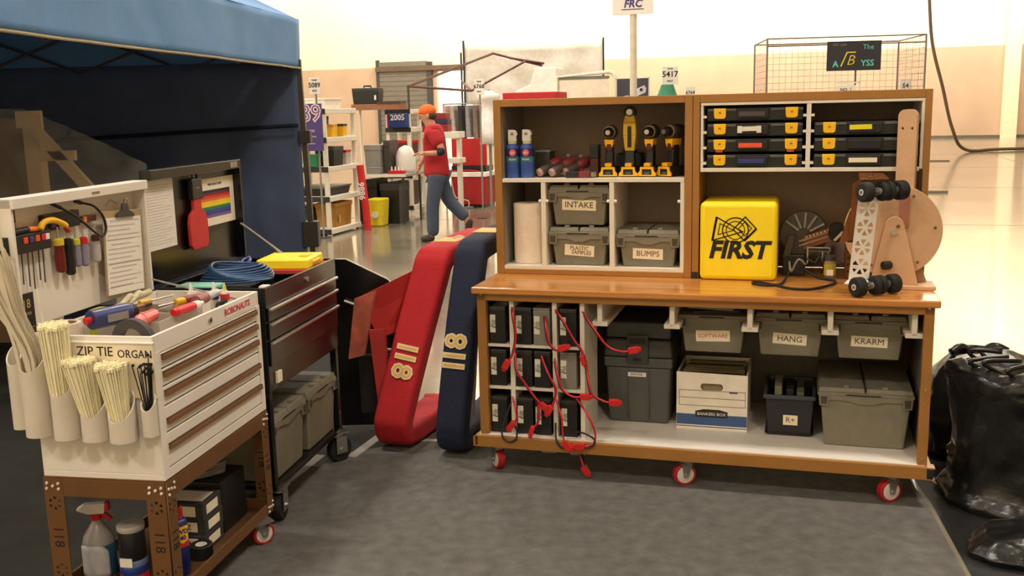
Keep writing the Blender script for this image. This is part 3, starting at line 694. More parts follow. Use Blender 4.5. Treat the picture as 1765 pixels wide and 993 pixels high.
# ------------------------------------------------------------------ batteries in the rack
BATL = mat('battery_white_print', (226,224,206), .7)
def make_batt(lab, grp, grey=False):
    m = mat('battery_grey_case', (132,128,118), .5) if grey else BLACK
    t = thing('robot_battery', lab, 'battery', BF, (0,0,0), 0, grp)
    MB().box(-.038,.038,0,.17,0,.158).build('case', m, t, .003)
    MB().box(-.038,.038,.0,.17,.1585,.168).build('lid', m if grey else DKGREY, t, .002)
    l = MB().box(-.034,-.008,-.0012,.0005,.050,.132).build('printed_label', BATL, t)
    for i, tx in enumerate(('118','2018')): text(tx, .020, INK, l, (-.021+ (.006 if i else -.005),-.0015,.09), rot=(PI/2,PI/2,0))
    return t
bb = {}
ROWN = ('bottom','middle','top'); COLN = ('beside the bench post','in the double bay, nearer the bench post','in the double bay, farther from the bench post','in the bay beside the dark trunk')
def put_batt(x, z, grey, r_, c_):
    g = 'grey robot batteries in the rack' if grey else 'black robot batteries in the rack'
    lab = '%s robot battery, %s rack row, %s' % ('grey' if grey else 'black', ROWN[r_], COLN[c_])
    if grey not in bb: bb[grey] = make_batt(lab, g, grey); bb[grey].location = frame_pt(BF[0], BF[1], x, .03, z); return
    dup(bb[grey], BF, (x,.03,z), 0, lab)
for r_, z in enumerate((.1855,.4075,.6045)):
    for c_, x in enumerate((.104,.226,.310,.430)):
        put_batt(x, z, (r_,c_) in ((2,2),(1,3)), r_, c_)
# red battery leads with their plugs: each pair hangs out of the rack on its own
def lead(lab, pts, plug_dir=(1,0,0), black=None, r=.0045):
    t = thing('battery_lead', lab, 'cable', BF, (0,0,0), 0, 'red battery leads hanging from the rack')
    P = spline(pts, 6)
    MB().tube(P, r, 8).build('red_wire', REDW, t, smooth=180)
    MB().tube(spline(black or [(p[0]-.006,p[1]+.010,p[2]-.004) for p in pts], 6), r, 8).build('black_wire', BLACK, t, smooth=180)
    e = Vector(pts[-1]); d = Vector(plug_dir).normalized(); up = Vector((0,0,1)) if abs(d.z) < .9 else Vector((0,1,0))
    a = d.cross(up).normalized(); u = a.cross(d)
    b = MB(); b.M = Matrix(((d.x,a.x,u.x,e.x),(d.y,a.y,u.y,e.y),(d.z,a.z,u.z,e.z),(0,0,0,1)))
    b.box(-.006,.038,-.010,.010,-.014,.014).box(.030,.050,-.006,.006,-.009,.009)
    b.build('plug', RED, t, .002)
def L(*pp): return [( *p, ) for p in pp]
y_ = -.02
lead('red battery lead with plug hanging in front of the first rack upright', L((.175,.03,.78),(.195,y_,.74),(.205,y_,.66),(.190,y_,.575),(.165,y_,.535)), (-.5,0,-1))
lead('red battery lead ending beside the outer rack upright', L((.37,.03,.775),(.42,y_,.735),(.465,y_,.655),(.505,y_,.60),(.505,y_,.575)), (.3,0,-1))
lead('red battery lead draped across the trunk latch', L((.49,.03,.775),(.56,y_,.70),(.62,y_,.625),(.68,y_,.605),(.715,y_,.61)), (1,0,.25))
lead('red battery lead with plug in front of the middle upright, top row', L((.33,.02,.74),(.345,y_,.69),(.355,y_,.635),(.385,y_,.600),(.405,y_,.605)), (1,0,.3))
lead('red battery lead slanting over the double bay into the plug tangle', L((.19,.02,.565),(.205,y_,.50),(.245,y_,.435),(.285,y_,.38),(.315,y_,.345)), (1,0,-.7))
lead('red battery lead hanging down the middle upright into the plug tangle', L((.31,.02,.56),(.35,y_,.49),(.385,y_,.42),(.375,y_,.36),(.36,y_,.335)), (-.5,0,-.9))
lead('red battery lead with plug over the outer upright, middle row', L((.37,.02,.55),(.395,y_,.48),(.415,y_,.42),(.46,y_,.39),(.50,y_,.392)), (1,0,.05))
lead('red battery lead with plug resting against the lower trunk', L((.515,.02,.53),(.535,y_,.45),(.55,y_,.405),(.60,y_,.378),(.63,y_,.375)), (1,0,0))
lead('red battery lead whose black wire loops over the bench rail', L((.17,.02,.36),(.195,y_,.32),(.20,y_,.275),(.185,y_,.25)), (-.6,0,-.8), L((.17,.03,.355),(.13,y_,.21),(.155,-.03,.165),(.195,-.03,.175),(.20,y_,.21),(.19,y_,.24)))
lead('short red battery lead looped in the bottom double bay', L((.285,.02,.36),(.305,y_,.32),(.300,y_,.26),(.275,y_,.235)), (-.3,0,-1))
lead('red battery lead with plug on the rail below the middle upright', L((.375,.02,.36),(.41,-.03,.30),(.415,-.03,.22),(.425,-.035,.175)), (.6,0,-.5), L((.37,.02,.25),(.385,-.03,.19),(.41,-.035,.155),(.44,-.035,.165)))
lead('red battery lead bowing past the outer upright to the rail', L((.47,.02,.37),(.53,-.03,.31),(.56,-.03,.24),(.555,-.03,.185),(.51,-.035,.168)), (-1,0,-.05), L((.45,.02,.22),(.52,-.03,.225),(.56,-.03,.20),(.545,-.035,.17),(.50,-.035,.162)))
lead('short red lead with plug hanging below the bench rail', L((.47,.06,.128),(.48,.03,.10),(.50,.01,.055)), (.5,0,-.8), L((.475,.07,.128),(.487,.05,.09),(.505,.03,.06)))
for x, lab in ((.32,'small grey tag hanging under the bench beside the first caster'),(.455,'small grey tag hanging under the bench beside the red lead')):
    o = MB().box(-.035,.035,-.001,.001,-.045,0).build('hanging_tag', mat('faded_tag', (150,150,148), .7), None); mono(o, lab, 'tag', BF, (x,.09,.126), .1)

# ------------------------------------------------------------------ hanging totes and things on the lower shelf
tote('grey tote hanging under the bench, lettered SOFTWARE in red', BF, (1.050,.335,.574), .300,.37,.190, 'SOFTWARE', (.146,.050), REDINK, crz=-.03, csize=.025, cz=-.005, lid=False)
tote('grey tote hanging under the bench, lettered HANG', BF, (1.374,.335,.574), .298,.37,.190, 'HANG', (.140,.048), PENCIL, crz=.05, csize=.036, cz=-.005)
tote('grey tote hanging under the bench, lettered KRARM', BF, (1.696,.335,.574), .298,.37,.190, 'KRARM', (.145,.046), PENCIL, crz=.02, csize=.036, cz=-.003)
t = thing('book_stack', 'loose papers and pads filling the open software tote', 'paper', BF, (1.05,.32,.7435))
for k, (z, rz_, m_) in enumerate(((0.0,.1,DKGREY),(.014,-.12,GREY),(.024,.2,mat('grey_green_pad', (112,116,96), .7)))):
    o = MB().box(-.10,.10,-.12,.12,z,z+.010).build('pad', m_, t); o.rotation_euler = (0,.03*(k-1),rz_)
# dark trunk with a front latch
t = thing('latched_trunk', 'big dark grey plastic trunk with front latch on lower shelf', 'trunk', BF, (.700,.445,.1855))
DG = mat('trunk_grey', (82,84,82), .5, 0, .06, 14, .15, 70)
MB().hexa((-.140,.140,-.14,.19,0),(-.150,.150,-.15,.20,.27)).build('body', DG, t, .012, 3)
MB().hexa((-.158,.158,-.158,.205,.270),(-.158,.158,-.158,.205,.315)).build('body_rim', DG, t, .006)
MB().hexa((-.160,.160,-.162,.21,.318),(-.150,.150,-.150,.20,.40)).build('lid', mat('trunk_lid_grey', (66,67,66), .5), t, .012, 3)
MB().box(-.150,.150,-.145,.20,.405,.48).build('upper_tray', mat('trunk_lid_grey', (66,67,66), .5), t, .01)
MB().box(-.05,.05,-.172,-.158,.29,.425).build('latch', mat('latch_charcoal', (58,60,60), .45), t, .004)
MB().box(-.036,.036,-.176,-.170,.385,.410).build('latch_slot', BLACK, t, .002)
MB().box(-.02,.02,-.175,-.171,.305,.318).build('latch_slot', BLACK, t, .001)
for x in (-.05,.05): MB().box(x-.002,x+.002,-.152,-.140,.02,.27).build('body_rib', mat('trunk_rib', (74,76,74), .5), t)
label_card(t, 'POWER', .085,.020,(-.005,-.1535,.235),0,.016,INK,PAPER)
# cardboard records box
t = thing('file_box', 'white cardboard file box with blue band on lower shelf', 'box', BF, (1.0395,.425,.1855), .0)
CB = mat('white_cardboard', (236,226,212), .8); BW = .158
plate('front_panel', [(-BW,0),(BW,0),(BW,.262),(-BW,.268)], [rrect(-.05,.05,.186,.218,.014)], .005, CB, t, (0,-.160,0))
for x in (-BW+.003,BW-.003): MB().box(x-.003,x+.003,-.157,.17,0,.262).build('side_panel', CB, t)
box('back_panel', CB, t, -BW,BW,.167,.172,0,.262); box('bottom_panel', CB, t, -BW+.006,BW-.006,-.157,.167,0,.005)
MB().box(-BW+.001,BW-.001,-.1635,-.1622,.022,.072).build('blue_band', mat('print_blue', (62,92,142), .7), t)
MB().box(-BW+.001,BW-.001,-.1632,-.1624,.012,.016).build('thin_blue_line', mat('print_blue', (62,92,142), .7), t)
for z in (.112,.148,.183): MB().box(-.146,.15,-.1632,-.1624,z,z+.002).build('print_line', PENCIL, t)
for x in (-.146,.148): MB().box(x,x+.002,-.1632,-.1624,.112,.185).build('print_line', PENCIL, t)
e = MB().prism([(-.072,.060),(.072,.060),(.072,.088),(.035,.097),(-.035,.097),(-.072,.088)], -.1645,-.1636).build('name_plate', mat('dark_print', (40,38,38), .7), t)
text('BANKERS BOX', .0195, PAPER, e, (0,-.1652,.075))
MB().box(.078,.115,-.1632,-.1624,.176,.184).build('size_mark', mat('slate_print', (90,90,104), .7), t)
rng = random.Random(3)
for k in range(24):
    y = -.145+k*.0125
    MB().box(-.14+rng.random()*.02,.14-rng.random()*.02,y,y+.010,.006,.225+rng.random()*.04).build('file_folder', mat(('folder_buff','folder_dark','folder_tan')[k%3], ((150,136,104),(60,54,46),(116,104,80))[k%3], .8), t)
# small black bin
t = thing('open_bin', 'small black bin with R+ label on lower shelf', 'bin', BF, (1.380,.395,.1855))
BB = mat('blue_black_bin', (34,36,42), .45, 0, .1, 15)
MB().hexa((-.090,.090,-.13,.15,0),(-.104,.104,-.15,.17,.012)).build('floor_pan', BB, t)
for a in ((-.102,-.096,-.148,.168),(.096,.102,-.148,.168),(-.102,.102,-.150,-.144),(-.102,.102,.162,.168)):
    MB().hexa((a[0]*.9,a[1]*.9,a[2]*.93,a[3]*.93,.010),(a[0],a[1],a[2],a[3],.175)).build('wall', BB, t, .002)
for a in ((-.112,-.098,-.158,.178),(.098,.112,-.158,.178),(-.112,.112,-.162,-.146),(-.112,.112,.160,.178)):
    MB().box(*a,.172,.190).build('rim', mat('blue_grey_rim', (62,66,76), .45), t, .004)
for k, (x, cc) in enumerate(((-.05,(120,116,96)),(.0,(28,28,26)),(.045,(96,100,70)))):
    MB().box(x-.016,x+.016,-.10,.10,.03,.215-.012*k).build('contents_card', mat('bin_content_%s' % 'abc'[k], cc, .6), t, .002)
label_card(t, 'R+', .062,.046,(.005,-.1475,.075),0,.036,mat('brown_ink', (120,84,60), .7), rx=PI/2+.06)
tote('very large grey lidded tote filling the right end of lower shelf', BF, (1.690,.395,.1855), .390,.49,.262, None, None, taper=.034)
# ------------------------------------------------------------------ brown rolling stand with cut-out legs
RV = mat('white_rivet', (228,214,200), .5)
stand = thing('tool_cart_stand', 'brown metal rolling stand with cut-out legs under the white drawer chest', 'cart', TF, (0,0,0))
CW, CDp = .775, .42
ZR = .512
def leg_holes(w_, h_):
    hs = []
    hs += truss_ring(w_/2, h_-.085, .023, 6, .2, .25, PI/6)
    hs += truss_ring(w_/2, .060, .023, 6, .2, .25, PI/6)
    return hs
LH = ZR-.135
def leg_face(par, org, rot, w_=.065):
    o = plate('leg_plate', [(0,0),(w_,0),(w_,LH),(0,LH)], leg_holes(w_,LH), .004, BROWN, par, org, rot)
    text('118', .050, INK, o, (w_/2,LH*.47,.0024), rot=(0,0,-PI/2), name='leg_number_shade', ext=.0004)  # raised dark digits paint the shade of cut-out numbers
    return o
def rivets(par, org, ax, pts, nrm):
    for a, b in pts:
        p = Vector(org)+Vector(ax)*a+Vector((0,0,b)); n_ = Vector(nrm)
        MB().cyl(p, p+n_*.004, .0052, .004, n=12).build('rivet', RV, par, smooth=40)
FIVE = ((.010,-.012),(.010,-.030),(.030,-.021),(.050,-.012),(.052,-.030))
ZL = .135
for (x, sx) in ((0.0,1),(CW,-1)):
    for (y, sy) in ((0.0,1),(CDp,-1)):
        # end-facing plate (normal -x) and drawer-facing plate (normal -y)
        leg_face(stand, (x-.003*sx, y if sy > 0 else y, ZL) if sy < 0 else (x-.003*sx, y+.065, ZL), (PI/2,0,-PI/2))
        leg_face(stand, ((x if sx > 0 else x-.055), y-.003*sy, ZL), (PI/2,0,0), .055)
box('top_beam', BROWN, stand, -.004,.004,0,CDp,.452,ZR-.001,.001); box('top_beam', BROWN, stand, CW-.004,CW+.004,0,CDp,.452,ZR-.001,.001)
box('top_beam', BROWN, stand, .004,CW-.004,-.004,.004,.452,ZR-.001,.001); box('top_beam', BROWN, stand, .004,CW-.004,CDp-.004,CDp+.004,.452,ZR-.001,.001)
box('top_plate', BROWN, stand, 0,CW,0,CDp,ZR-.001,ZR+.005,.001)
box('bottom_rail', BROWN, stand, 0,CW,-.004,.004,.098,.142,.001); box('bottom_rail', BROWN, stand, 0,CW,CDp-.004,CDp+.004,.098,.142,.001)
box('bottom_rail', BROWN, stand, -.004,.004,.004,CDp-.004,.098,.142,.001); box('bottom_rail', BROWN, stand, CW-.004,CW+.004,.004,CDp-.004,.098,.142,.001)
box('lower_shelf', mat('dark_brown_shelf', (84,54,30), .5, 0, .1, 6), stand, .004,CW-.004,.004,CDp-.004,.098,.104)
for y0, ff in ((.0,1),(CDp-.062,1)):
    rivets(stand, (-.0065,y0,ZR-.004), (0,1,0), FIVE, (-1,0,0))
for x0 in (0.0,CW-.055):
    rivets(stand, (x0,-.0065,ZR-.004), (1,0,0), ((.008,-.020),(.026,-.024),(.044,-.028),(.044,-.010),(.010,-.040)), (0,-1,0))
    rivets(stand, (x0,-.0065,.148), (1,0,0), ((.008,-.020),(.026,-.022),(.044,-.024),(.044,-.006),(.010,-.038)), (0,-1,0))
for x, y, rz in ((.67,.012,-.7),(.09,.03,-.5),(.09,CDp-.05,-.3),(.69,CDp-.05,.3)): caster(stand, x, y, rz, h=.098, rr=.044)

# ------------------------------------------------------------------ white drawer chest
WM = mat('white_enamel', (236,228,218), .35, 0, .02, 8)
Z0, Z1 = .5172, .984
wc = thing('drawer_chest', 'white tool chest with brown-edged drawers and its lid open', 'tool chest', TF, (0,0,0))
box('bottom_panel', WM, wc, 0,CW,0,CDp,Z0,Z0+.02,.002)
box('side_panel', WM, wc, 0,.012,0,CDp,Z0+.02,Z1,.002); box('side_panel', WM, wc, CW-.012,CW,0,CDp,Z0+.02,Z1,.002)
box('back_panel', WM, wc, .012,CW-.012,CDp-.012,CDp,Z0+.02,Z1,.002)
box('front_fascia', WM, wc, .012,CW-.012,0,.012,.925,Z1,.002)
MB().box(0,.035,-.003,0,Z0,.93).build('front_stile', WM, wc, .001); MB().box(CW-.032,CW,-.003,0,Z0,.93).build('front_stile', WM, wc, .001)
MB().box(.035,CW-.032,-.003,.004,Z0,.548).build('front_rail', WM, wc, .001)
box('tray_floor', mat('grey_tray_liner', (186,176,162), .6), wc, .012,CW-.012,.012,CDp-.012,.900,.908)
hz = (.913,.857,.796,.705,.622); tops = (.925,.872,.815,.752,.665); bots = (.875,.818,.755,.668,.552)
HAND = mat('brown_drawer_pull', (134,92,56), .45, .1, .08, 30)
for k in range(5):
    d = MB().box(.036,CW-.034,-.002,.012,bots[k],tops[k]-.003).build('drawer', WM, wc, .002)
    MB().box(.040,CW-.038,-.014,-.002,hz[k]-.013,hz[k]+.004).build('pull', HAND, d, .002)
    MB().box(.040,CW-.038,-.012,-.002,hz[k]+.004,hz[k]+.0065).build('pull_shade', mat('pull_shadow', (64,48,36), .6), d)  # dark strip along the pull: its shade painted in
MB().cyl((.377,-.006,.956),(.377,.002,.956),.010,n=16).build('lock', STEEL, wc, smooth=40)
MB().cyl((.377,-.007,.956),(.377,-.0055,.956),.0045,n=10).build('keyhole', BLACK, wc)
e = MB().box(.495,.690,-.0015,.0,.936,.976).build('name_sticker', PAPER, wc)
text('ROBONAUTS', .034, RED, e, (.5925,-.002,.956), bold=.0006)
# open lid: shallow pan standing upright on the back edge
LY = .430
lid = MB().box(-.005,CW+.002,LY+.05,LY+.056,.986,1.408).box(-.005,.006,LY,LY+.05,.986,1.408).box(CW-.009,CW+.002,LY,LY+.05,.986,1.408).build('lid', WM, wc, .001)
MB().box(-.005,CW+.002,LY-.012,LY+.05,1.378,1.412).build('lid_front_flange', WM, lid, .003)
MB().box(.41,.455,LY-.0135,LY-.012,1.389,1.397).build('maker_badge', mat('bronze_badge', (150,130,90), .4, .4), lid)
MB().cyl((.70,.02,.96),(.755,.42,1.03),.004,n=8).build('gas_strut', STEEL, wc, smooth=40)
LP = LY+.049                                   # inner face of the lid
# ---- things held on the lid
def on_lid(name, lab, cat, x, z, y=LP, grp=None): return thing(name, lab, cat, TF, (x,y,z), 0, grp)
t = on_lid('magnetic_tool_holder', 'black magnetic bar of hex drivers on the white lid', 'tool holder', .02, 1.232)
MB().box(-.035,.185,-.030,-.001,0,.060).build('bar', BLACK, t, .003)
for k, x in enumerate((.045,.075,.098,.130,.152)):
    d = MB().cyl((x,-.018,.0),(x+.004,-.012,-.10-.012*(k%3)),.0022,n=6).build('hex_key', DKGREY, t)
for k, (x, cc) in enumerate(((.055,(220,80,40)),(.085,(60,62,130)),(.115,(230,90,40)),(.145,(200,40,60)),(.165,(236,230,220)))):
    MB().box(x-.010,x+.010,-.034,-.028,.030,.050).build('size_tag', mat('tag_%d%d%d' % cc, cc, .5), t, .002)
t = on_lid('utility_knife', 'orange and black folding knife resting on the hex driver bar', 'knife', .005, 1.2925, LP-.020)
MB().cyl((0,0,.010),(.10,0,.012),.010,n=10).build('handle', BLACK, t, smooth=40); MB().cyl((.10,0,.012),(.145,0,.008),.009,n=10).build('orange_tip', mat('orange_plastic', (240,130,40), .4), t, smooth=40)
t = on_lid('scissors', 'yellow handled cutters resting beside the second tool bar', 'cutters', .15, 1.293, LP-.034)
MB().tube(spline([(0,0,.006),(.02,0,.026),(.07,0,.028),(.12,0,.010),(.135,0,.0)]),.0105,8).build('handle', mat('cutter_yellow', (246,190,30), .4), t, smooth=180)
MB().cyl((.125,0,.006),(.150,.004,-.018),.009,n=8).build('jaw', RED, t)
t = on_lid('magnetic_tool_holder', 'black magnetic plate of screwdrivers on the white lid', 'tool holder', .19, 1.285)
MB().box(0,.195,-.022,-.001,0,.055).build('plate', BLACK, t, .003)
MB().box(.075,.10,-.030,-.022,.002,.022).build('white_tag', PAPER, t); MB().box(.03,.05,-.030,-.022,.010,.024).build('purple_tag', mat('purple_tag', (110,80,150), .5), t)
MB().tube(spline([(.085,-.03,.07),(.15,-.045,.03),(.26,-.05,-.045),(.30,-.05,-.03),(.29,-.05,.02),(.255,-.04,.06),(.215,-.02,.075)],8),.0045,8).build('flexible_pickup', BLACK, t, smooth=180)
MB().cyl((.215,-.02,.075),(.19,-.012,.085),.007,n=8).build('pickup_tip', BLACK, t)
MB().cyl((.085,-.03,.07),(.045,-.02,.09),.006,n=8).build('pickup_tail', BLACK, t)
def screwdriver(lab, x, ztop, L, r, col, cap, shaft=.04):
    t = on_lid('screwdriver', lab, 'screwdriver', x, ztop, LP-.024)
    MB().cyl((0,0,shaft),(0,0,-.006),.0035,n=8).build('shaft', STEEL, t)
    MB().lathe([(r*.55,-.006-L),(r*.95,-L),(r,-.6*L),(r*.9,-.25*L),(r,-.2*L),(r,-.02),(r*.7,-.010)], 14).build('handle', col, t, smooth=40)
    MB().lathe([(r*1.02,-.022),(r*1.02,-.004),(r*.5,.002)], 14).build('collar', cap, t, smooth=40)
DKRED = mat('dark_red_grip', (112,24,20), .35); LIL = mat('grey_lilac_grip', (142,136,158), .3); LIME = mat('lime_collar', (190,200,40), .5)
screwdriver('screwdriver with dark red handle and yellow collar hanging on lid', .250, 1.255, .108, .017, DKRED, mat('yellow_collar', (214,190,40), .5))
screwdriver('screwdriver with thick black handle hanging on lid', .302, 1.248, .118, .017, BLACK, BLACK)
screwdriver('screwdriver with grey lilac handle and lime collar hanging on lid', .345, 1.244, .092, .014, LIL, LIME)
screwdriver('screwdriver with grey lilac handle and red collar hanging on lid', .388, 1.242, .095, .015, LIL, RED)
screwdriver('screwdriver with clear handle and dark collar beside the clipboard', .460, 1.242, .092, .015, mat('clear_grip', (186,182,184), .2), mat('maroon_collar', (80,34,34), .4))
t = on_lid('bit_holder', 'small red and dark bit block on the lid', 'tool holder', .405, 1.290)
MB().box(0,.085,-.018,-.001,0,.022).build('block', mat('maroon_block', (88,44,36), .5), t, .002); MB().box(.004,.022,-.021,-.017,.002,.020).build('orange_tag', mat('orange_plastic', (240,130,40), .4), t)
t = on_lid('photo_print', 'photo print with dark upper half on the lid corner', 'photo', .048, 1.300)
MB().box(-.028,.028,-.003,-.001,0,.082).build('print', PAPER, t); MB().box(-.026,.026,-.004,-.003,.030,.080).build('dark_image', mat('photo_dark', (66,40,36), .5, 0, .6, 40), t); MB().box(-.026,.026,-.004,-.003,.002,.030).build('tan_image', mat('photo_tan', (196,148,112), .5), t)
o = MB().box(-.016,.016,-.003,-.001,0,.10).build('photo_print', mat('photo_sepia', (150,120,96), .5, 0, .5, 40)); mono(o, 'narrow sepia photo print at the lid edge', 'photo', TF, (.003,LP,1.290))
t = on_lid('clipboard', 'clipboard with printed form and black clip hanging on lid', 'clipboard', .62, 1.0)
t.location.z = 1.002; 
MB().box(-.135,.125,-.034,-.030,.0,.310).build('board', mat('brown_hardboard', (176,150,112), .6), t, .003)
pp = MB().box(-.128,.110,-.0365,-.0345,.005,.285).build('form_sheet', PAPER, t)
FAINT = mat('faint_print', (196,188,184), .8)
for k in range(15):
    z = .270-k*.017
    MB().box(-.115+(.02 if k%5 == 0 else 0),.095-(.03*(k%3)),-.0372,-.0364,z,z+.0045).build('print_line', FAINT, pp)
for z in (.205,.115,.03): MB().box(-.122,.104,-.0372,-.0364,z,z+.0014).build('rule', mat('rule_grey', (150,146,144), .8), pp)
MB().prism([(-.06,.285),(.06,.285),(.055,.298),(.022,.310),(.018,.335),(-.018,.335),(-.022,.310),(-.055,.298)], -.045,-.036).build('clip', DKGREY, t, .002)
t.rotation_euler = (0,.06,TF[1])
MB().ring((.012,-.043,.340),(.012,-.037,.340),.014,.009,14).build('hanging_ring', STEEL, t, smooth=40)
MB().tube([(-.03,-.03,.335),(-.06,-.02,.35),(-.08,-.015,.33)],.0025,6).build('hook', STEEL, t)
# black sticker card leaning in the tray corner
t = thing('printed_card', 'black card with gold 118 lettering behind the tall zip ties', 'card', TF, (.060,LP-.004,.99))
MB().box(-.045,.055,-.003,0,0,.110).build('card', BLACK, t); text('118', .042, mat('gold_print', (190,170,110), .5), t, (.005,-.004,.075))
text('ROBOTICS', .013, mat('gold_print', (190,170,110), .5), t, (.005,-.004,.044))

# ------------------------------------------------------------------ zip tie holder on the end of the chest
zt = thing('zip_tie_holder', 'white board of slanted pipe holders marked ZIP TIE ORGAN', 'holder', TF, (0,0,0))
bd = MB().box(-.010,-.001,-.006,.300,.790,.966).build('sign_board', mat('cream_board', (236,222,196), .6), zt, .001)
text('ZIP TIE', .043, INK, bd, (-.0105,.190,.936), rot=(PI/2,0,-PI/2), sx=.95); text('ORGAN', .036, INK, bd, (-.0105,.056,.930), rot=(PI/2,0,-PI/2), sx=.9)
MB().box(-.014,-.001,-.008,.305,.963,.968).build('board_cap', WHITE, zt, .001)
PVC = mat('white_pvc', (216,206,192), .4, 0, .04, 12)
def pipe(y, z0, ztop, r, cutdir=-1, x=None):
    """pipe with its mouth cut on a slant: low lip towards the viewer"""
    x = -.002-r if x is None else x
    b = MB(); n = 28; vs = []; ri = r-.005
    for rr, top in ((r,False),(r,True),(ri,True),(ri,False)):
        for i in range(n):
            a = 2*PI*i/n; cx, cy = math.cos(a), math.sin(a)
            z = z0 if not top else ztop+(cx*r*1.05)
            vs.append((x+cx*rr, y+cy*rr, z if top or rr == r else z0))
    fs = [(k*n+i, k*n+(i+1)%n, ((k+1)%4)*n+(i+1)%n, ((k+1)%4)*n+i) for k in range(4) for i in range(n)]
    fs.append(tuple(range(3*n,4*n))[::-1])
    b._add(vs, fs); return b.build('pipe', PVC, zt, smooth=40)
PY = {'A':(.378,.674,.93,.044),'B':(.283,.668,.855,.043),'C':(.187,.666,.790,.043),'D':(.096,.664,.775,.042),'E':(.015,.676,.785,.024),'Z':(.447,.690,.930,.030)}
for k, (y, z0, zt_, r) in PY.items(): pipe(y, z0, zt_, r)
TIE = mat('natural_nylon', (244,234,196), .45, 0, .05, 20)
def bundle(lab, y, x, z0, ztop, r0, r1, n, lean=0.0, m=TIE, grp='zip tie bundles in the pipe holders', seed=1):
    t = thing('zip_tie_bundle', lab, 'zip ties', TF, (0,0,0), 0)
    rg = random.Random(seed); tie = MB(); heads = MB()
    for i in range(n):
        a = i*2.399963; q = math.sqrt((i+.5)/n)
        p0 = Vector((x+q*r0*math.cos(a), y+q*r0*math.sin(a), z0)); 
        p1 = Vector((x+q*r1*math.cos(a), y+lean+q*r1*math.sin(a), ztop+rg.uniform(-.006,.008)))
        tie.cyl(p0, p1, .0026, n=4)
        heads.cyl(p1-Vector((0,0,.004)), p1+Vector((0,0,.006)), .0048, .0042, n=6)
    s = tie.build('ties', m, t); s['kind'] = 'stuff'; h = heads.build('tie_heads', m, t); h['kind'] = 'stuff'
    return t
bundle('thick cream zip tie bundle standing tall in its pipe', .286, -.046, .70, 1.022, .030, .044, 150, .012, seed=2)
bundle('cream zip tie bundle in the pipe below the word ZIP', .190, -.046, .70, .915, .026, .050, 150, .034, seed=3)
bundle('cream zip tie bundle in the pipe below the word ORGAN', .098, -.045, .70, .900, .026, .047, 150, .020, seed=4)
# black ties: few enough to count
t = thing('zip_tie_bundle', 'black zip ties spread in the narrow end pipe', 'zip ties', TF, (0,0,0))
rg = random.Random(9)
for i in range(16):
    y1 = .015+rg.uniform(-.026,.046); z1 = .885+rg.uniform(-.02,.02)+(.06 if i == 3 else 0)
    if i > 9: y1 = .004+rg.uniform(-.012,.012); z1 = .905
    e = MB().cyl((-.024+rg.uniform(-.006,.006),.015+rg.uniform(-.006,.006),.70),(-.030+rg.uniform(-.014,.004),y1,z1),.0018,n=5).build('tie', BLACK, t)
    MB().cbox((-.030,y1,z1),(.006,.007,.008)).build('tie_head', BLACK, e)
t = thing('long_zip_ties', 'sheaf of long white cable ties fanning out of the end pipe', 'zip ties', TF, (0,0,0))
LT = mat('white_nylon_strip', (228,216,190), .4, 0, .05, 10, alpha=.92)
for i in range(26):
    f_ = i/25; q = rg.uniform(-.5,.5)
    P = spline([(-.046+q*.05,.378+rg.uniform(-.03,.03),.70),(-.048+q*.06,.385+rg.uniform(-.03,.03),.92),(-.05+q*.08,.405+f_*.055,1.08),(-.06+q*.09,.415+f_*.14,1.20+rg.uniform(-.03,.05)),(-.07+q*.10,.42+f_*.22,1.28+rg.uniform(-.05,.06))],5)
    b = MB(); w_ = .0055
    vs = []; fs = []
    for p in P: vs += [(p.x,p.y-w_,p.z),(p.x,p.y+w_,p.z),(p.x-.0012,p.y+w_,p.z),(p.x-.0012,p.y-w_,p.z)]
    for k in range(len(P)-1):
        for j in range(4): fs.append((k*4+j,k*4+(j+1)%4,k*4+4+(j+1)%4,k*4+4+j))
    b._add(vs, fs); b.build('tie', LT, t)
t2 = MB().tube(spline([(-.05,.33,.86),(-.06,.315,.98),(-.06,.325,1.08),(-.05,.335,1.14)]),.0022,6).build('loose_tie', LT, t)

# ------------------------------------------------------------------ things lying in the open top of the white chest
ZTy = .9085
t = thing('paper_roll', 'white paper tape roll standing in the white chest tray', 'tape roll', TF, (.075,.345,ZTy))
MB().ring((0,0,0),(0,0,.100),.052,.040,28).build('roll', mat('pale_roll', (226,212,196), .7), t, .002, smooth=40); MB().ring((0,0,.002),(0,0,.098),.040,.036,24).build('core', mat('cardboard', (170,134,96), .9), t, smooth=40)
t = thing('spray_tin', 'navy spray tin lying on its side in the tray', 'spray can', TF, (.14,.225,ZTy+.108), -.35)
MB().cyl((-.07,0,0),(.075,0,0),.032,n=24).build('tin', mat('navy_tin', (46,56,110), .35), t, .004, smooth=40)
MB().cyl((.075,0,0),(.10,0,0),.026,n=20).build('cap', BLACK, t, .003, smooth=40); MB().box(-.03,.05,-.033,-.0315,-.012,.012).build('label', GREY, t)
MB().cyl((-.071,0,0),(-.09,0,0),.012,n=14).build('red_nozzle', RED, t, smooth=40)
o = MB().prism(arc(0,0,.075,.15,PI-.15,12)+arc(0,0,.045,PI-.15,.15,12), -.012,.012, 'xz').build('tape_offcut', mat('charcoal_rubber_sheet', (70,66,64), .7)); mono(o, 'curved charcoal rubber flap resting on the tray edge', 'rubber', TF, (.050,.09,.955), 1.45)
t = thing('divider_tray', 'grey plastic divider tray lying open in the white chest', 'tray', TF, (.36,.205,ZTy), .0)
GT = mat('pale_grey_tray', (178,168,154), .6)
MB().box(-.15,.15,-.112,.112,0,.004).build('floor', GT, t)
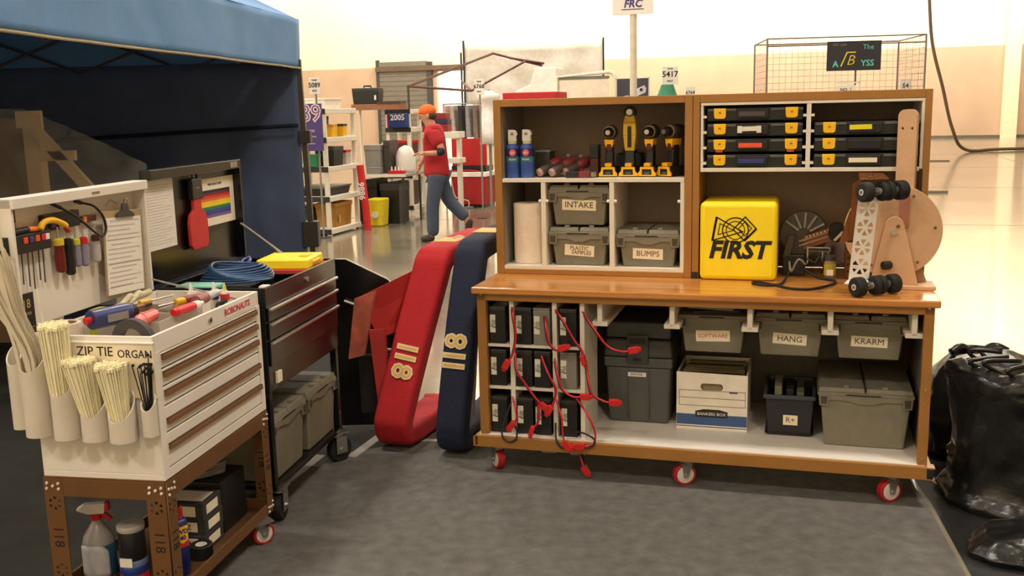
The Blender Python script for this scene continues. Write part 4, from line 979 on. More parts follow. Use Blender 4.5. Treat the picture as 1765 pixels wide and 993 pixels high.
for a in ((-.15,.15,-.112,-.108),(-.15,.15,.108,.112),(-.15,-.146,-.108,.108),(.146,.15,-.108,.108),(-.146,.146,-.002,.002),(-.002,.002,-.108,.108)): MB().box(*a,.004,.075).build('divider', GT, t)
def tool(name, lab, cat, x, y, z, rz, L, parts, el=0.0):
    t = thing(name, lab, cat, TF, (x,y,z))
    t.rotation_euler = (Matrix.Rotation(TF[1]+rz,4,'Z') @ Matrix.Rotation(-el,4,'Y')).to_euler()
    x0 = 0
    for nm, l, r0, r1, m in parts: MB().cyl((x0,0,0),(x0+l,0,0),r0,r1,n=12).build(nm, m, t, smooth=40); x0 += l
MIL = mat('milky_plastic', (214,206,196), .4)
tool('glue_tube', 'red and white tube lying across the tray front', 'tube', .30,.09,ZTy+.088,-.10,.2,(('tail',.02,.012,.016,RED),('body',.10,.016,.015,mat('tube_red', (214,50,48), .4)),('band',.03,.0155,.0145,PAPER),('cap',.025,.010,.008,WHITE)))
tool('plastic_pouch', 'pink and white wrapped pouch in the tray', 'pouch', .14,.13,ZTy+.088,.1,.2,(('end',.03,.004,.022,mat('pink_foil', (230,140,140), .3)),('body',.10,.024,.020,mat('pink_red_foil', (224,90,90), .3)),('end',.03,.018,.003,PAPER)))
tool('screwdriver', 'screwdriver with yellow and maroon handle lying in the tray', 'screwdriver', .40,.20,ZTy+.088,-.30,.2,(('shaft',.08,.004,.004,STEEL),('collar',.04,.013,.013,mat('amber_band', (226,170,40), .4)),('handle',.08,.015,.012,mat('maroon_grip', (130,50,56), .4))))
tool('screwdriver', 'screwdriver with orange tip lying at the back of the tray', 'screwdriver', .45,.30,ZTy+.088,-.25,.2,(('handle',.05,.010,.012,mat('amber_band', (226,170,40), .4)),('shaft',.12,.004,.003,STEEL)))
tool('marker_pen', 'brown marker pen lying behind the screwdriver', 'pen', .33,.285,ZTy+.086,-.15,.1,(('barrel',.10,.007,.007,mat('brown_barrel', (150,80,60), .4)),('cap',.035,.008,.007,DKGREY)))
tool('marker_pen', 'white marker pen lying beside the brown one', 'pen', .38,.325,ZTy+.086,-.1,.1,(('barrel',.10,.006,.006,MIL),('cap',.03,.007,.006,BLACK)))
tool('caulk_tube', 'clear tube with red label lying toward the drawer side', 'tube', .50,.11,ZTy+.088,.05,.2,(('body',.08,.020,.020,mat('red_grey_label', (150,90,88), .5)),('tip',.10,.018,.015,mat('clear_tube', (200,204,206), .15, alpha=.8)),('nozzle',.05,.008,.003,MIL)))
t = thing('yellow_sponge', 'lime yellow sponge by the lid hinge in the tray', 'sponge', TF, (.28,.345,ZTy)); MB().box(-.035,.035,-.028,.028,0,.105).build('sponge', mat('lime_foam', (196,196,50), .9, 0, .1, 60), t, .008, 3); MB().box(-.03,.03,-.0285,-.0275,.03,.07).build('wrap_band', mat('pale_lime_wrap', (214,216,120), .5), t)
t = thing('glove_pile', 'crumpled white nylon gloves at the back of the tray', 'gloves', TF, (.45,.365,ZTy+.02))
for k in range(6): MB().tube(spline([(-.07+.02*k,.0,.03),(-.03+.02*k,-.02,.075+.008*(k%3)),(.04+.02*k,.0,.07),(.09+.015*k,-.02,.085)]),[.010]*13+[.008]*6 if False else .010,8).build('finger', mat('cream_cotton', (226,218,186), .9), t, smooth=180)
def glue_bottle(lab, x, y, col, capc):
    t = thing('glue_bottle', lab, 'bottle', TF, (x,y,ZTy))
    MB().lathe([(.016,0),(.017,.004),(.017,.085),(.010,.096)], 16).build('bottle', MIL, t, smooth=40); MB().lathe([(.0174,.060),(.0174,.084)], 16).build('label', col, t, smooth=40)
    MB().lathe([(.008,.094),(.006,.112),(.002,.125)], 12).build('nozzle', capc, t, smooth=40)
glue_bottle('small glue bottle with blue label in the far tray corner', .690,.135, BLUEP, WHITE)
glue_bottle('small glue bottle with red and blue label in the far tray corner', .675,.085, RED, mat('yellow_green_cap', (206,214,120), .5))
glue_bottle('small glue bottle with plain white cap behind the labelled bottles', .665,.215, MIL, WHITE)
t = thing('cable_clamp', 'small black clamp lying in the far tray corner', 'clamp', TF, (.60,.075,ZTy+.01)); MB().tube(spline([(0,0,.02),(.03,.02,.04),(.06,0,.05),(.09,.03,.03)]),.007,8).build('arm', BLACK, t, smooth=180); MB().cyl((.05,.01,0),(.05,.01,.05),.008,n=10).build('screw', DKGREY, t)

# ------------------------------------------------------------------ things on the stand's lower shelf
ZSf = .1045
t = thing('spray_bottle', 'blue window cleaner spray bottle with white and red trigger', 'spray bottle', TF, (.15,.352,ZSf), .3)
MB().lathe([(.050,0),(.054,.008),(.054,.12),(.046,.150),(.024,.185),(.015,.200),(.015,.212)], 28).build('bottle', mat('clear_grey_bottle', (176,168,164), .25, alpha=.85), t, smooth=40)
MB().lathe([(.0500,.002),(.0548,.009),(.0548,.118),(.051,.130)], 28).build('blue_fluid', mat('blue_fluid', (40,96,130), .2), t, smooth=40)
MB().grid(lambda u, v: (.0556*math.cos(PI*(.55+.72*u)), .0556*math.sin(PI*(.55+.72*u)), .012+.118*v*(1-.25*(2*u-1)**4)), 20, 6).build('label', mat('grey_white_label', (200,202,210), .5, 0, .12, 25), t, smooth=180, solid=.0008, fix=False)
MB().lathe([(.018,.205),(.018,.226)], 18).build('red_collar', RED, t, smooth=40)
MB().prism([(.024,.226),(-.030,.226),(-.036,.262),(.035,.262),(.060,.246),(.056,.240)], -.014,.014, 'yz').build('trigger_head', WHITE, t, .003)
MB().prism([(-.012,.226),(-.030,.228),(-.052,.205),(-.046,.196),(-.022,.214)], -.008,.008, 'yz').build('trigger', RED, t, .002)
MB().box(-.013,.013,-.046,-.030,.234,.264).build('red_back', RED, t, .003)
t = thing('wipes_tub', 'round wipes tub with black band and blue and red base', 'tub', TF, (.13,.215,ZSf), 0)
for nm, a, b, r, m in (('red_base',0,.035,.046,RED),('blue_band',.035,.062,.046,BLUEP),('pale_band',.062,.085,.0455,mat('pale_blue_band', (120,140,200), .4)),('black_label',.085,.185,.044,BLACK),('lid',.185,.205,.045,mat('grey_lid', (176,172,166), .4))):
    MB().lathe([(r*.97,a),(r,a+.003),(r,b-.003),(r*.97,b)], 28).build(nm, m, t, smooth=40)
MB().box(-.0465,-.043,-.022,.022,.068,.098).build('white_patch', PAPER, t)
t = thing('lubricant_can', 'blue and yellow lubricant spray can with red cap', 'spray can', TF, (.20,.085,ZSf), -.6)
MB().lathe([(.031,0),(.033,.004),(.033,.185),(.028,.196),(.014,.203)], 26).build('can', mat('deep_blue_can', (24,34,104), .35), t, smooth=40)
MB().lathe([(.018,.200),(.021,.206),(.020,.240),(.016,.244)], 20).build('cap', RED, t, smooth=40)
MB().lathe([(.0285,.190),(.029,.196)], 24).build('shoulder_ring', STEEL, t, smooth=40)
e = MB().prism([(-.020,.178),(.020,.178),(.018,.128),(0,.118),(-.018,.128)], -.0345,-.030).build('yellow_shield', YEL, t)
text('WD', .022, mat('can_blue_ink', (24,34,104), .4), e, (0,-.035,.160), bold=.0006); text('40', .022, mat('can_blue_ink', (24,34,104), .4), e, (0,-.035,.138), bold=.0006)
MB().prism([(-.018,.118),(.020,.126),(.018,.106),(-.010,.104)], -.0342,-.0305).build('red_flash', RED, t)
KB = mat('charcoal_card_box', (52,50,50), .7, 0, .1, 30)
def card_box(lab, z, h, tx, off=0.0, ex=0):
    t = thing('parts_box', lab, 'box', TF, (.42+off,.16,z))
    MB().box(-.055,.085,-.085,.09,0,h).build('box', KB, t, .002)
    l = MB().box(-.0562,-.055,-.055,.035,.012,h-.012).build('end_label', LABELP, t)
    if tx: text(tx, h*.42, INK, l, (-.0568,-.01,h/2), rot=(PI/2,0,-PI/2))
    MB().box(-.03,.055,-.0862,-.085,.014,h-.014).build('side_label', LABELP, t)
    return t
card_box('bottom charcoal parts box of the stack on the stand shelf', ZSf, .060, 'A-4')
card_box('middle charcoal parts box of the stack, label A-Z', ZSf+.0605, .060, 'A-Z', .004)
tb = card_box('top charcoal parts box of the stack with paper on it', ZSf+.121, .062, '', -.002)
MB().box(-.03,.06,-.07,.06,.0622,.0635).build('top_paper', PAPER, tb)
t = thing('tape_roll', 'black tape roll lying in front of the parts boxes', 'tape roll', TF, (.33,.075,ZSf)); MB().ring((0,0,0),(0,0,.048),.040,.020,26).build('tape', BLACK, t, .002, smooth=40); MB().ring((0,0,.001),(0,0,.047),.0198,.017,20).build('core', PAPER, t, smooth=40)
t = thing('cable_coil', 'grey cable coil on a dark case at the back of the stand shelf', 'cable', TF, (.62,.20,ZSf))
MB().box(-.10,.10,-.12,.16,0,.20).build('dark_case', BLACK, t, .006)
for k in range(7): MB().tube([(.085*math.cos(a)+.006*math.cos(3*a+k),.10*math.sin(a)+.02,.207+.006*k+.004*math.sin(2*a+k)) for a in [2*PI*i/28 for i in range(28)]],.0045,6,True).build('coil_turn', GREY, t, smooth=180)
# ------------------------------------------------------------------ black drawer chest with its lid open
BX0, BX1, BDp = .84, 1.63, .45
bc = thing('drawer_chest', 'black tool chest with silver drawer bars and its lid open', 'tool chest', TF, (0,0,0))
box('body', BLKGL, bc, BX0,BX1,.006,BDp,.56,.900,.003)
for a in ((BX0,BX1,.0,.012),(BX0,BX1,BDp-.012,BDp),(BX0,BX0+.012,.012,BDp-.012),(BX1-.012,BX1,.012,BDp-.012)): box('tray_wall', BLKGL, bc, *a, .900,.982,.002)
for k, (z0, z1) in enumerate(((.845,.900),(.770,.840),(.665,.765))):
    d = MB().box(BX0+.012,BX1-.012,-.004,.006,z0,z1).build('drawer', BLKGL, bc, .002)
    MB().box(BX0+.012,BX1-.012,-.016,-.004,z1-.012,z1-.001).build('pull', STEEL, d, .002)
MB().cyl((1.27,-.008,.945),(1.27,.0,.945),.011,n=16).build('lock', STEEL, bc, smooth=40)
MB().box(.90,.945,-.004,.0055,.585,.63).build('white_sticker', LABELP, bc)
for x in (BX0,BX1-.03):
    for y in (.01,BDp-.04): box('corner_post', BLKGL, bc, x,x+.03,y,y+.03,.17,.56,.002)
box('lower_shelf', BLKGL, bc, BX0,BX1,.005,BDp,.150,.170,.003)
box('back_sheet', BLKGL, bc, BX0+.03,BX1-.03,BDp-.012,BDp-.006,.17,.56)
lid = MB().box(BX0-.005,BX1+.01,BDp+.03,BDp+.038,.985,1.442).build('lid', BLKGL, bc, .002)
MB().box(BX0-.005,BX1+.01,BDp-.012,BDp+.03,1.405,1.445).build('lid_flange', BLKGL, lid, .003)
MB().box(BX1-.002,BX1+.010,BDp-.010,BDp+.03,.985,1.405).build('lid_side', BLKGL, lid, .002)
MB().box(1.53,1.60,BDp-.0135,BDp-.012,1.412,1.438).build('white_badge', GREY, lid)
MB().cyl((1.60,BDp-.01,1.15),(1.57,.20,.99),.006,n=8).build('gas_strut', STEEL, bc, smooth=40)
def big_caster(par, x, y, rz):
    e = bpy.data.objects.new('caster', None); C.objects.link(e); e.parent = par; e.location = (x,y,0); e.rotation_euler = (0,0,rz)
    MB().box(-.045,.045,-.04,.04,.142,.149).cyl((0,0,.128),(0,0,.142),.032).box(-.02,.04,-.030,-.026,.045,.132).box(-.02,.04,.026,.030,.045,.132).box(-.02,.04,-.030,.030,.126,.132).build('fork', STEEL, e)
    MB().lathe([(.03,-.020),(.058,-.020),(.063,-.012),(.063,.012),(.058,.020),(.03,.020)], 28, (.012,0,.063), 'y').build('tyre', RUBBER, e, smooth=40)
    MB().cyl((.012,-.036,.063),(.012,.036,.063),.011,n=12).build('axle_bolt', STEEL, e, smooth=40)
for x, y, rz in ((1.60,.03,-.6),(.90,.03,.1),(.90,.42,.2),(1.58,.42,.2)): big_caster(bc, x, y, rz)
tote('grey lidded tote on black chest shelf, beside the white stand', TF, (1.035,.215,.1705), .37,.40,.275)
tote('grey lidded tote on black chest shelf, beside its big caster', TF, (1.425,.215,.1705), .37,.40,.275)
# things hanging on the black lid
KP = BDp+.029
t = thing('paper_sheet', 'two-page white printed list hanging on the black lid', 'paper', TF, (.93,KP,1.122))
MB().box(-.145,.140,-.003,-.001,0,.280).build('sheet', PAPER, t)
for k in range(22):
    MB().box(-.12,.115-.02*(k%4),-.0036,-.003,.255-k*.0112,.2575-k*.0112).build('print_line', mat('pale_print', (206,198,196), .8), t)
t = thing('wire_chart', 'white sheet with rainbow striped chart on the black lid', 'paper', TF, (1.44,KP,1.165))
MB().box(-.180,.185,-.003,-.001,0,.210).build('sheet', PAPER, t)
cols = ((34,30,30),(120,40,36),(214,48,44),(226,110,60),(240,206,30),(240,214,60),(40,130,70),(40,80,160),(64,58,150),(120,100,150))
for k, cc in enumerate(cols):
    z = .158-k*.0122
    MB().box(-.150,.142,-.0042,-.003,z-.0122,z).build('colour_stripe', mat('stripe_%d' % k, cc, .7), t)
text('WIRE GAUGE CHART', .014, PENCIL, t, (0,-.0036,.182))
t = thing('red_paddle', 'red paddle with black strap handle hanging on black lid', 'paddle', TF, (1.225,KP-.02,1.085), 0, None, 0, 0)
poly = rrect(-.075,.075,0,.165,.030,5)
MB().prism([(-.060,0),(.060,0),(.078,.022),(.080,.11),(.066,.150),(.034,.168),(.032,.215),(-.032,.215),(-.034,.168),(-.066,.150),(-.080,.11),(-.078,.022)], -.008,.008).build('paddle', mat('red_foam', (206,52,54), .7), t, .003)
MB().box(-.045,.045,-.012,.012,.213,.300).build('black_grip', BLACK, t, .004); MB().tube([(-.02,0,.30),(-.02,0,.33),(.02,0,.33),(.02,0,.30)],.005,6).build('strap', BLACK, t)
text('maxx', .016, GREY, t, (0,-.0125,.262))
# things lying in the black chest tray
t = thing('yellow_case', 'flat yellow plastic case lying on the black chest', 'case', TF, (1.475,.165,.955), .08)
MB().box(-.145,.14,-.145,.10,0,.018).build('red_folder', mat('faded_red_folder', (190,66,60), .6), t, .002)
MB().hexa((-.125,.125,-.13,.11,.018),(-.12,.12,-.125,.105,.060)).build('case', mat('case_yellow', (250,224,30), .4), t, .006)
MB().box(-.03,.05,-.10,-.06,.060,.066).build('case_latch', mat('case_yellow_dark', (222,194,20), .4), t, .002); MB().box(-.05,.05,-.136,-.126,.028,.044).build('handle', mat('case_yellow_dark', (222,194,20), .4), t, .002)
t = thing('air_hose_coil', 'coiled blue cable lying in the black chest tray', 'cable', TF, (1.10,.235,.9005))
for k in range(8):
    ph = k*.7; MB().tube([((.135-.006*k)*math.cos(a)+.012*math.cos(2*a+ph),(.150-.006*k)*math.sin(a)+.010*math.sin(3*a+ph),.075+.010*k*.8+.006*math.sin(2*a+ph)) for a in [2*PI*i/32 for i in range(32)]],.0055,6,True).build('coil_turn', mat('blue_cable', (52,84,130), .4), t, smooth=180)
MB().box(-.12,.12,-.11,.11,0,.065).build('tray_insert', BLACK, t, .003)
t = thing('teal_cloth', 'folded pale teal cloth beside the blue cable', 'cloth', TF, (.905,.30,.9005)); MB().box(-.052,.052,-.08,.09,0,.086).build('fold', mat('pale_teal_cloth', (130,190,170), .9), t, .012, 3); MB().box(-.05,.05,-.082,-.078,.03,.036).build('fold_edge', mat('teal_hem', (90,150,140), .9), t)
t = thing('small_pliers', 'small purple and blue pliers by the lid strut', 'pliers', TF, (1.50,.365,.9005)); MB().tube(spline([(-.05,0,.07),(0,.0,.085),(.05,.02,.09)]),.009,8).build('handle', mat('violet_grip', (70,50,120), .4), t, smooth=180); MB().tube(spline([(-.05,.02,.08),(0,.03,.09),(.05,.02,.095)]),.009,8).build('handle', BLUEP, t, smooth=180); MB().box(-.06,.06,-.03,.04,0,.062).build('tray_box', BLACK, t, .003)
o = MB().hexa((-.03,.03,-.03,.03,0),(-.02,.02,-.02,.02,.075)).build('white_plug', MIL, None, .008, 3, smooth=60); mono(o, 'rounded milky plastic plug at the black chest front edge', 'plug', TF, (.955,.05,.9005))
# dark folding side panel behind the black chest
t = thing('folding_panel', 'dark sloping side panel standing behind the black chest', 'panel', WF, (0,0,0))
q = [(-.95,.915),(-.845,.912),(-.640,.805),(-.56,.735),(-.56,.16),(-.64,.16),(-.64,.03),(-.95,.03)]
MB().prism(q, 5.03,5.06).build('panel', BLKGL, t, .003)
MB().cyl((-.86,5.01,.70),(-.75,5.02,.655),.008,n=8).build('strut', STEEL, t, smooth=40)
MB().box(-.80,-.60,4.995,5.03,.10,.42).build('storage_pocket', mat('dull_black_bag', (22,22,23), .7), t, .01)
MB().cyl((-.66,4.985,.445),(-.55,4.985,.440),.010,n=10).build('carry_handle', STEEL, t, smooth=40)

# ------------------------------------------------------------------ padded bumpers standing on end
def sweep(path, wv, wd, th, n=5, rr=.028):
    P = [Vector(p) for p in path]; wv = Vector(wv).normalized(); b = MB(); sec = rrect(-wd/2,wd/2,-th/2,th/2,rr,n); m_ = len(sec); vs = []; fs = []
    for i, p in enumerate(P):
        t_ = (P[min(i+1,len(P)-1)]-P[max(i-1,0)]).normalized()
        w_ = (wv-t_*wv.dot(t_)).normalized(); n_ = t_.cross(w_)
        for a, c_ in sec: vs.append(p+w_*a+n_*c_)
    for i in range(len(P)-1):
        for k in range(m_): fs.append((i*m_+k,i*m_+(k+1)%m_,(i+1)*m_+(k+1)%m_,(i+1)*m_+k))
    fs += [tuple(range(m_))[::-1], tuple(range((len(P)-1)*m_, len(P)*m_))]
    b._add(vs, fs); return b
def number_on(par, s, p0, p1, wv, f_, size, flip, off, m, ol, th):
    p0 = Vector(p0); p1 = Vector(p1); t_ = (p1-p0).normalized(); wv = Vector(wv).normalized(); w_ = (wv-t_*wv.dot(t_)).normalized()
    x, y = (-t_, w_) if flip else (t_, -w_); nn = x.cross(y); c_ = p0+(p1-p0)*f_+nn*(th/2+off)
    M_ = Matrix(((x.x,y.x,nn.x,c_.x),(x.y,y.y,nn.y,c_.y),(x.z,y.z,nn.z,c_.z),(0,0,0,1)))
    for b_, mm, e_ in ((.006,ol,.0008),(-.0015,m,.0016)):
        for i, ch in enumerate(s):
            o = text(ch, size, mm, par, (0,0,0), (0,0,0), name='number_digit', bold=b_, ext=e_); o.matrix_local = M_ @ Matrix.Translation(((-.062,-.014,.056)[i],0,0))
GOLDN = mat('gold_numerals', (214,172,96), .6); PALEN = mat('pale_numeral_edge', (226,206,160), .6)
RFAB = mat('red_bumper_cloth', (178,26,34), .85, 0, .06, 10, .3, 140); NFAB = mat('navy_bumper_cloth', (24,32,58), .85, 0, .08, 10, .3, 140)
RPNT = mat('red_painted_ply', (172,40,38), .6, 0, .12, 6)
WEAR = mat('worn_red_edge', (166,82,62), .7, 0, .4, 14)
wv = (.957,-.290,0)
rp = [(-.40,5.26,.070),(-.47,5.05,.066),(-.555,4.83,.062),(-.590,4.745,.075),(-.598,4.715,.13),(-.585,4.725,.20),(-.49,4.825,.55),(-.405,4.905,.84),(-.385,4.935,.905),(-.355,5.00,.930),(-.25,5.34,.935),(-.175,5.60,.935)]
t = thing('robot_bumper', 'red padded bumper numbered 118 standing on end', 'bumper', WF, (0,0,0))
sweep(spline(rp,5), wv, .180, .105).build('red_padding', RFAB, t, smooth=50)
number_on(t, '118', (-.585,4.725,.20), (-.49,4.825,.55), wv, .66, .150, True, .006, GOLDN, PALEN, .105)
def quad_board(name, q, off, m, par):
    f_ = [Vector(p) for p in q]; bk = [p+Vector(off) for p in f_]
    return MB()._add(f_+bk, [(0,1,2,3),(7,6,5,4),(0,4,5,1),(1,5,6,2),(2,6,7,3),(3,7,4,0)]).build(name, m, par, .002)
quad_board('red_board', [(-.755,4.755,.760),(-.46,4.96,.875),(-.50,4.95,.57),(-.66,4.80,.55)], (.01,.022,0), RPNT, t)
quad_board('board_end', [(-.765,4.745,.760),(-.668,4.772,.788),(-.735,4.745,.475),(-.806,4.725,.463)], (.008,.02,0), WEAR, t)
quad_board('board_leg', [(-.705,4.76,.60),(-.632,4.775,.60),(-.622,4.765,.085),(-.665,4.755,.085)], (.008,.02,0), RPNT, t)
MB().box(-.495,-.425,5.215,5.285,.012,.125).build('end_cap_pad', RFAB, t, .015, 3)
MB().box(-.545,-.515,4.70,4.745,.125,.155).build('gold_tag', GOLDN, t, .003)
e = sweep([(-.335,5.06,.986),(-.290,5.21,.987)], wv, .120, .004, 2, .001).build('gold_patch', GOLDN, t)
MB().tube(spline([(-.30,5.16,.990),(-.27,5.17,1.000),(-.24,5.15,.992)]),.005,6).build('white_tie', WHITE, t, smooth=180)
bp = [(-.13,5.20,.066),(-.23,4.86,.064),(-.275,4.70,.062),(-.298,4.625,.08),(-.300,4.605,.14),(-.292,4.615,.22),(-.245,4.70,.60),(-.200,4.785,.90),(-.190,4.815,.955),(-.170,4.88,.975),(-.10,5.12,.985),(-.04,5.32,.985)]
t = thing('robot_bumper', 'navy padded bumper numbered 118 standing on end against the workbench', 'bumper', WF, (0,0,0))
sweep(spline(bp,5), wv, .150, .105).build('navy_padding', NFAB, t, smooth=50)
number_on(t, '118', (-.292,4.615,.22), (-.245,4.70,.60), wv, .72, .150, False, .006, GOLDN, PALEN, .105)
sweep([(-.135,5.00,1.0365),(-.09,5.15,1.0395)], wv, .125, .004, 2, .001).build('gold_patch', GOLDN, t)
quad_board('inner_board', [(-.275,4.72,.16),(-.205,4.74,.16),(-.150,4.88,.90),(-.20,4.87,.90)], (.006,.02,0), mat('pale_ply_edge', (190,170,150), .7), t)

# ------------------------------------------------------------------ blue canopy tent
CANO = mat('blue_canopy_cloth', (98,148,204), .7, 0, .06, 3, .15, 20); NAVW = mat('navy_tent_wall', (84,98,132), .8, 0, .08, 3, .2, 12)
TLEG = mat('grey_brown_steel', (84,78,70), .45, .4, .06, 20)
K = Vector((-1.57,7.75,0)); K2 = Vector((-2.005,3.25,0)); K3 = Vector((-4.75,7.75,0)); K4 = Vector((-5.18,3.25,0))
from mathutils import noise
def wob(p, s, a): return a*noise.noise(Vector(p)*s)
tent = thing('canopy_tent', 'blue pop-up canopy tent with navy side wall', 'tent', WF, (0,0,0))
def cloth(name, A, B_, za0, za1, zb0, zb1, m, amp=.025, nu=50, nv=8, sag=0.0):
    A = Vector(A); B_ = Vector(B_); d = (B_-A).normalized(); nn = Vector((-d.y,d.x,0))
    def fn(u, v):
        p = A+(B_-A)*u; z = (za0+(zb0-za0)*u)*(1-v)+(za1+(zb1-za1)*u)*v
        q = Vector((p.x,p.y,z)); k = wob((q.x*1.0,q.y*1.0,z*.8), 2.1, amp)+wob(q, 6.0, amp*.3)
        return q+nn*k+Vector((0,0,-sag*math.sin(PI*u)*(1-v)))
    return MB().grid(fn, nu, nv).build(name, m, tent, smooth=180, solid=.004, fix=False)
cloth('valance', K, K2, 1.985,2.345,1.985,2.345, CANO, .03)
cloth('valance', K, K3, 1.99,2.345,1.99,2.345, CANO, .02); cloth('valance', K2, K4, 1.99,2.345,1.99,2.345, CANO, .02); cloth('valance', K3, K4, 1.99,2.345,1.99,2.345, CANO, .02)
rA = (K+K3)/2+Vector((0,-1.5,0)); rB = (K2+K4)/2+Vector((0,1.5,0)); zE, zR = 2.345, 3.15
def up(p, z): return (p.x,p.y,z)
for nm, poly in (('roof_panel',(up(K,zE),up(K2,zE),up(rB,zR),up(rA,zR))),('roof_panel',(up(K3,zE),up(K4,zE),up(rB,zR),up(rA,zR))),('roof_panel',(up(K,zE),up(K3,zE),up(rA,zR))),('roof_panel',(up(K2,zE),up(K4,zE),up(rB,zR)))):
    MB()._add(poly, [tuple(range(len(poly)))]).build(nm, CANO, tent, solid=.004, fix=False)
cloth('valance_hem', K+Vector((.012,0,0)), K2+Vector((.012,0,0)), 1.978,1.992,1.978,1.992, mat('pale_hem', (176,160,130), .8), .03, 50, 1)
W0 = K+Vector((-.02,-.03,0)); W1 = K3+Vector((0,-.03,0))
cloth('side_wall', W0, W1, .05,2.03,.05,2.03, NAVW, .05, 70, 24)
cloth('wall_seam', W0+Vector((0,-.05,0)), W1+Vector((0,-.05,0)), 1.545,1.575,1.42,1.45, mat('dark_seam', (22,28,46), .8), .05, 70, 1)
cloth('side_wall', K3+Vector((.02,0,0)), K4+Vector((.02,0,0)), .05,2.0,.05,2.0, NAVW, .04, 50, 12)
for p in (K,K2,K3,K4):
    if p is K2: continue
    MB().cyl((p.x+.03,p.y,0.0),(p.x-.01,p.y,2.05),.028,n=4).build('leg', TLEG, tent)
    MB().box(p.x-.06,p.x+.12,p.y-.06,p.y+.06,0,.008).build('foot_plate', TLEG, tent)
MB().box(K.x-.045,K.x+.075,K.y-.05,K.y+.05,.62,.82).build('leg_slider', DKGREY, tent, .006); MB().box(K.x-.035,K.x+.055,K.y-.045,K.y+.045,1.42,1.52).build('leg_slider', DKGREY, tent, .006)
for a, b_ in ((K,K2),(K,K3)):
    for i in range(4):
        p = a+(b_-a)*(i/4); q = a+(b_-a)*((i+1)/4)
        for z0, z1 in ((1.98,2.28),(2.28,1.98)): MB().cyl((p.x-.05,p.y-.05,z0),(q.x-.05,q.y-.05,z1),.010,n=6).build('truss_bar', TLEG, tent)
for p in (K,K2): MB().cyl((p.x-.03,p.y-.03,2.05),(rA.x if p is K else rB.x,rA.y if p is K else rB.y,3.05),.016,n=6).build('roof_bar', TLEG, tent)
# ------------------------------------------------------------------ plastic-wrapped timber frame in the tent
LUM = mat('pale_lumber', (222,194,158), .75, 0, .1, 6)
t = thing('timber_frame', 'pale timber A-brace frame standing in the dark tent', 'frame', WF, (0,0,0))
MB().box(-2.86,-2.77,5.95,6.04,0.007,1.70).build('post', LUM, t, .003)
for z0, z1, x1 in ((1.64,.98,-2.28),): 
    MB().prism([(-2.78,z0),(-2.78,z0-.11),(x1-.05,z1),(x1+.03,z1)],5.93,5.97).build('diagonal_brace', LUM, t, .003)
MB().box(-2.77,-2.56,5.93,5.97,1.405,1.465).build('cross_bar', LUM, t, .003); MB().box(-2.87,-2.72,5.90,5.93,1.60,1.70).build('gusset', LUM, t, .003)
MB().box(-3.75,-2.86,6.0,6.04,.30,1.66).build('board_panel', mat('dull_brown_board', (128,104,80), .8, 0, .15, 4), t)
MB().box(-2.40,-2.31,5.95,6.04,0.007,1.02).build('post', LUM, t, .003)
def pl(u, v):
    x = -3.35+u*1.22; zt_ = 1.72-.02*u-.42*max(0,u-.45)**1.2*1.6; z = .55+(zt_-.55)*v
    return (x, 5.86+.05*noise.noise(Vector((x*3,z*3,1)))+.10*(1-v)*-1*0+.07*abs(noise.noise(Vector((x*7,z*6,4))))+.03*noise.noise(Vector((x*19,z*15,2)))-.04*math.sin(u*PI), z)
o = MB().grid(pl, 46, 30).build('plastic_sheet', mat('clear_film', (200,200,200), .22, 0, .02, 5, alpha=.24), None, smooth=180, fix=False)
tag(o, 'crumpled clear plastic film draped over the timber frame', 'plastic sheet')

# ------------------------------------------------------------------ black rubbish bags at the carpet's edge
BAG = mat('black_bin_liner', (20,20,20), .28, 0, .2, 6, .5, 14)
def bag(name, lab, c, rx, ry, h, seed, prof):
    t = thing(name, lab, 'trash bag', WF, (c[0],c[1],0.0))
    def fn(u, v):
        a = 2*PI*u; k = 1.0
        n_ = len(prof)-1; f_ = v*n_; i = min(int(f_),n_-1); g = f_-i
        r = prof[i][0]+(prof[i+1][0]-prof[i][0])*g; z = (prof[i][1]+(prof[i+1][1]-prof[i][1])*g)*h
        x, y = math.cos(a), math.sin(a); q = Vector((x*1.6+seed,y*1.6,z*4))
        k = 1+.10*noise.noise(q)+.07*noise.noise(q*2.7)+.07*abs(noise.noise(q*5.5))+.03*abs(noise.noise(q*12))
        return (rx*r*x*k, ry*r*y*k, max(.0,z+.05*noise.noise(q*1.3)*min(1,z*6)))
    MB().grid(fn, 72, 44).build('bag', BAG, t, smooth=180)
    return t
t = bag('rubbish_bag', 'big open black bin liner bulging at the edge of the carpet', (2.10,3.92), .285,.26,.57, 3.0, [(.0,0),(1.10,.0),(1.16,.05),(1.02,.14),(.98,.4),(1.0,.7),(1.04,.84),(1.07,.90),(1.02,.98),(.85,1.02),(.6,1.0),(.0,.97)])
rg = random.Random(5)
for k in range(5):
    a = 2.2+k*.5
    MB().tube(spline([(.16*math.cos(a),.16*math.sin(a),.55),(.22*math.cos(a)-.02*k,.20*math.sin(a),.60+.02*(k%2)),(.10*math.cos(a),.15*math.sin(a),.615)]),.009,6).build('plastic_fold', BAG, t, smooth=180)
t = bag('rubbish_bag', 'smaller tied black bin liner between the bench and the big one', (2.14,4.50), .20,.20,.50, 8.0, [(.0,0),(.95,.0),(1.1,.08),(1.08,.4),(.9,.7),(.5,.92),(.2,1.0),(.0,1.0)])
for s in (-1,1): MB().tube(spline([(0,0,.46),(.07*s,-.03,.52),(.13*s,-.05,.50)]),[.022]*5+[.016]*4+[.008]*4 if False else .018,6).build('tied_ear', BAG, t, smooth=180)
t = bag('rubbish_bag', 'flat black bin liner skirt spread over the floor', (1.98,3.42), .26,.17,.10, 5.0, [(.0,0),(1.15,.0),(1.2,.25),(1.0,.8),(.6,1.0),(.0,1.0)])
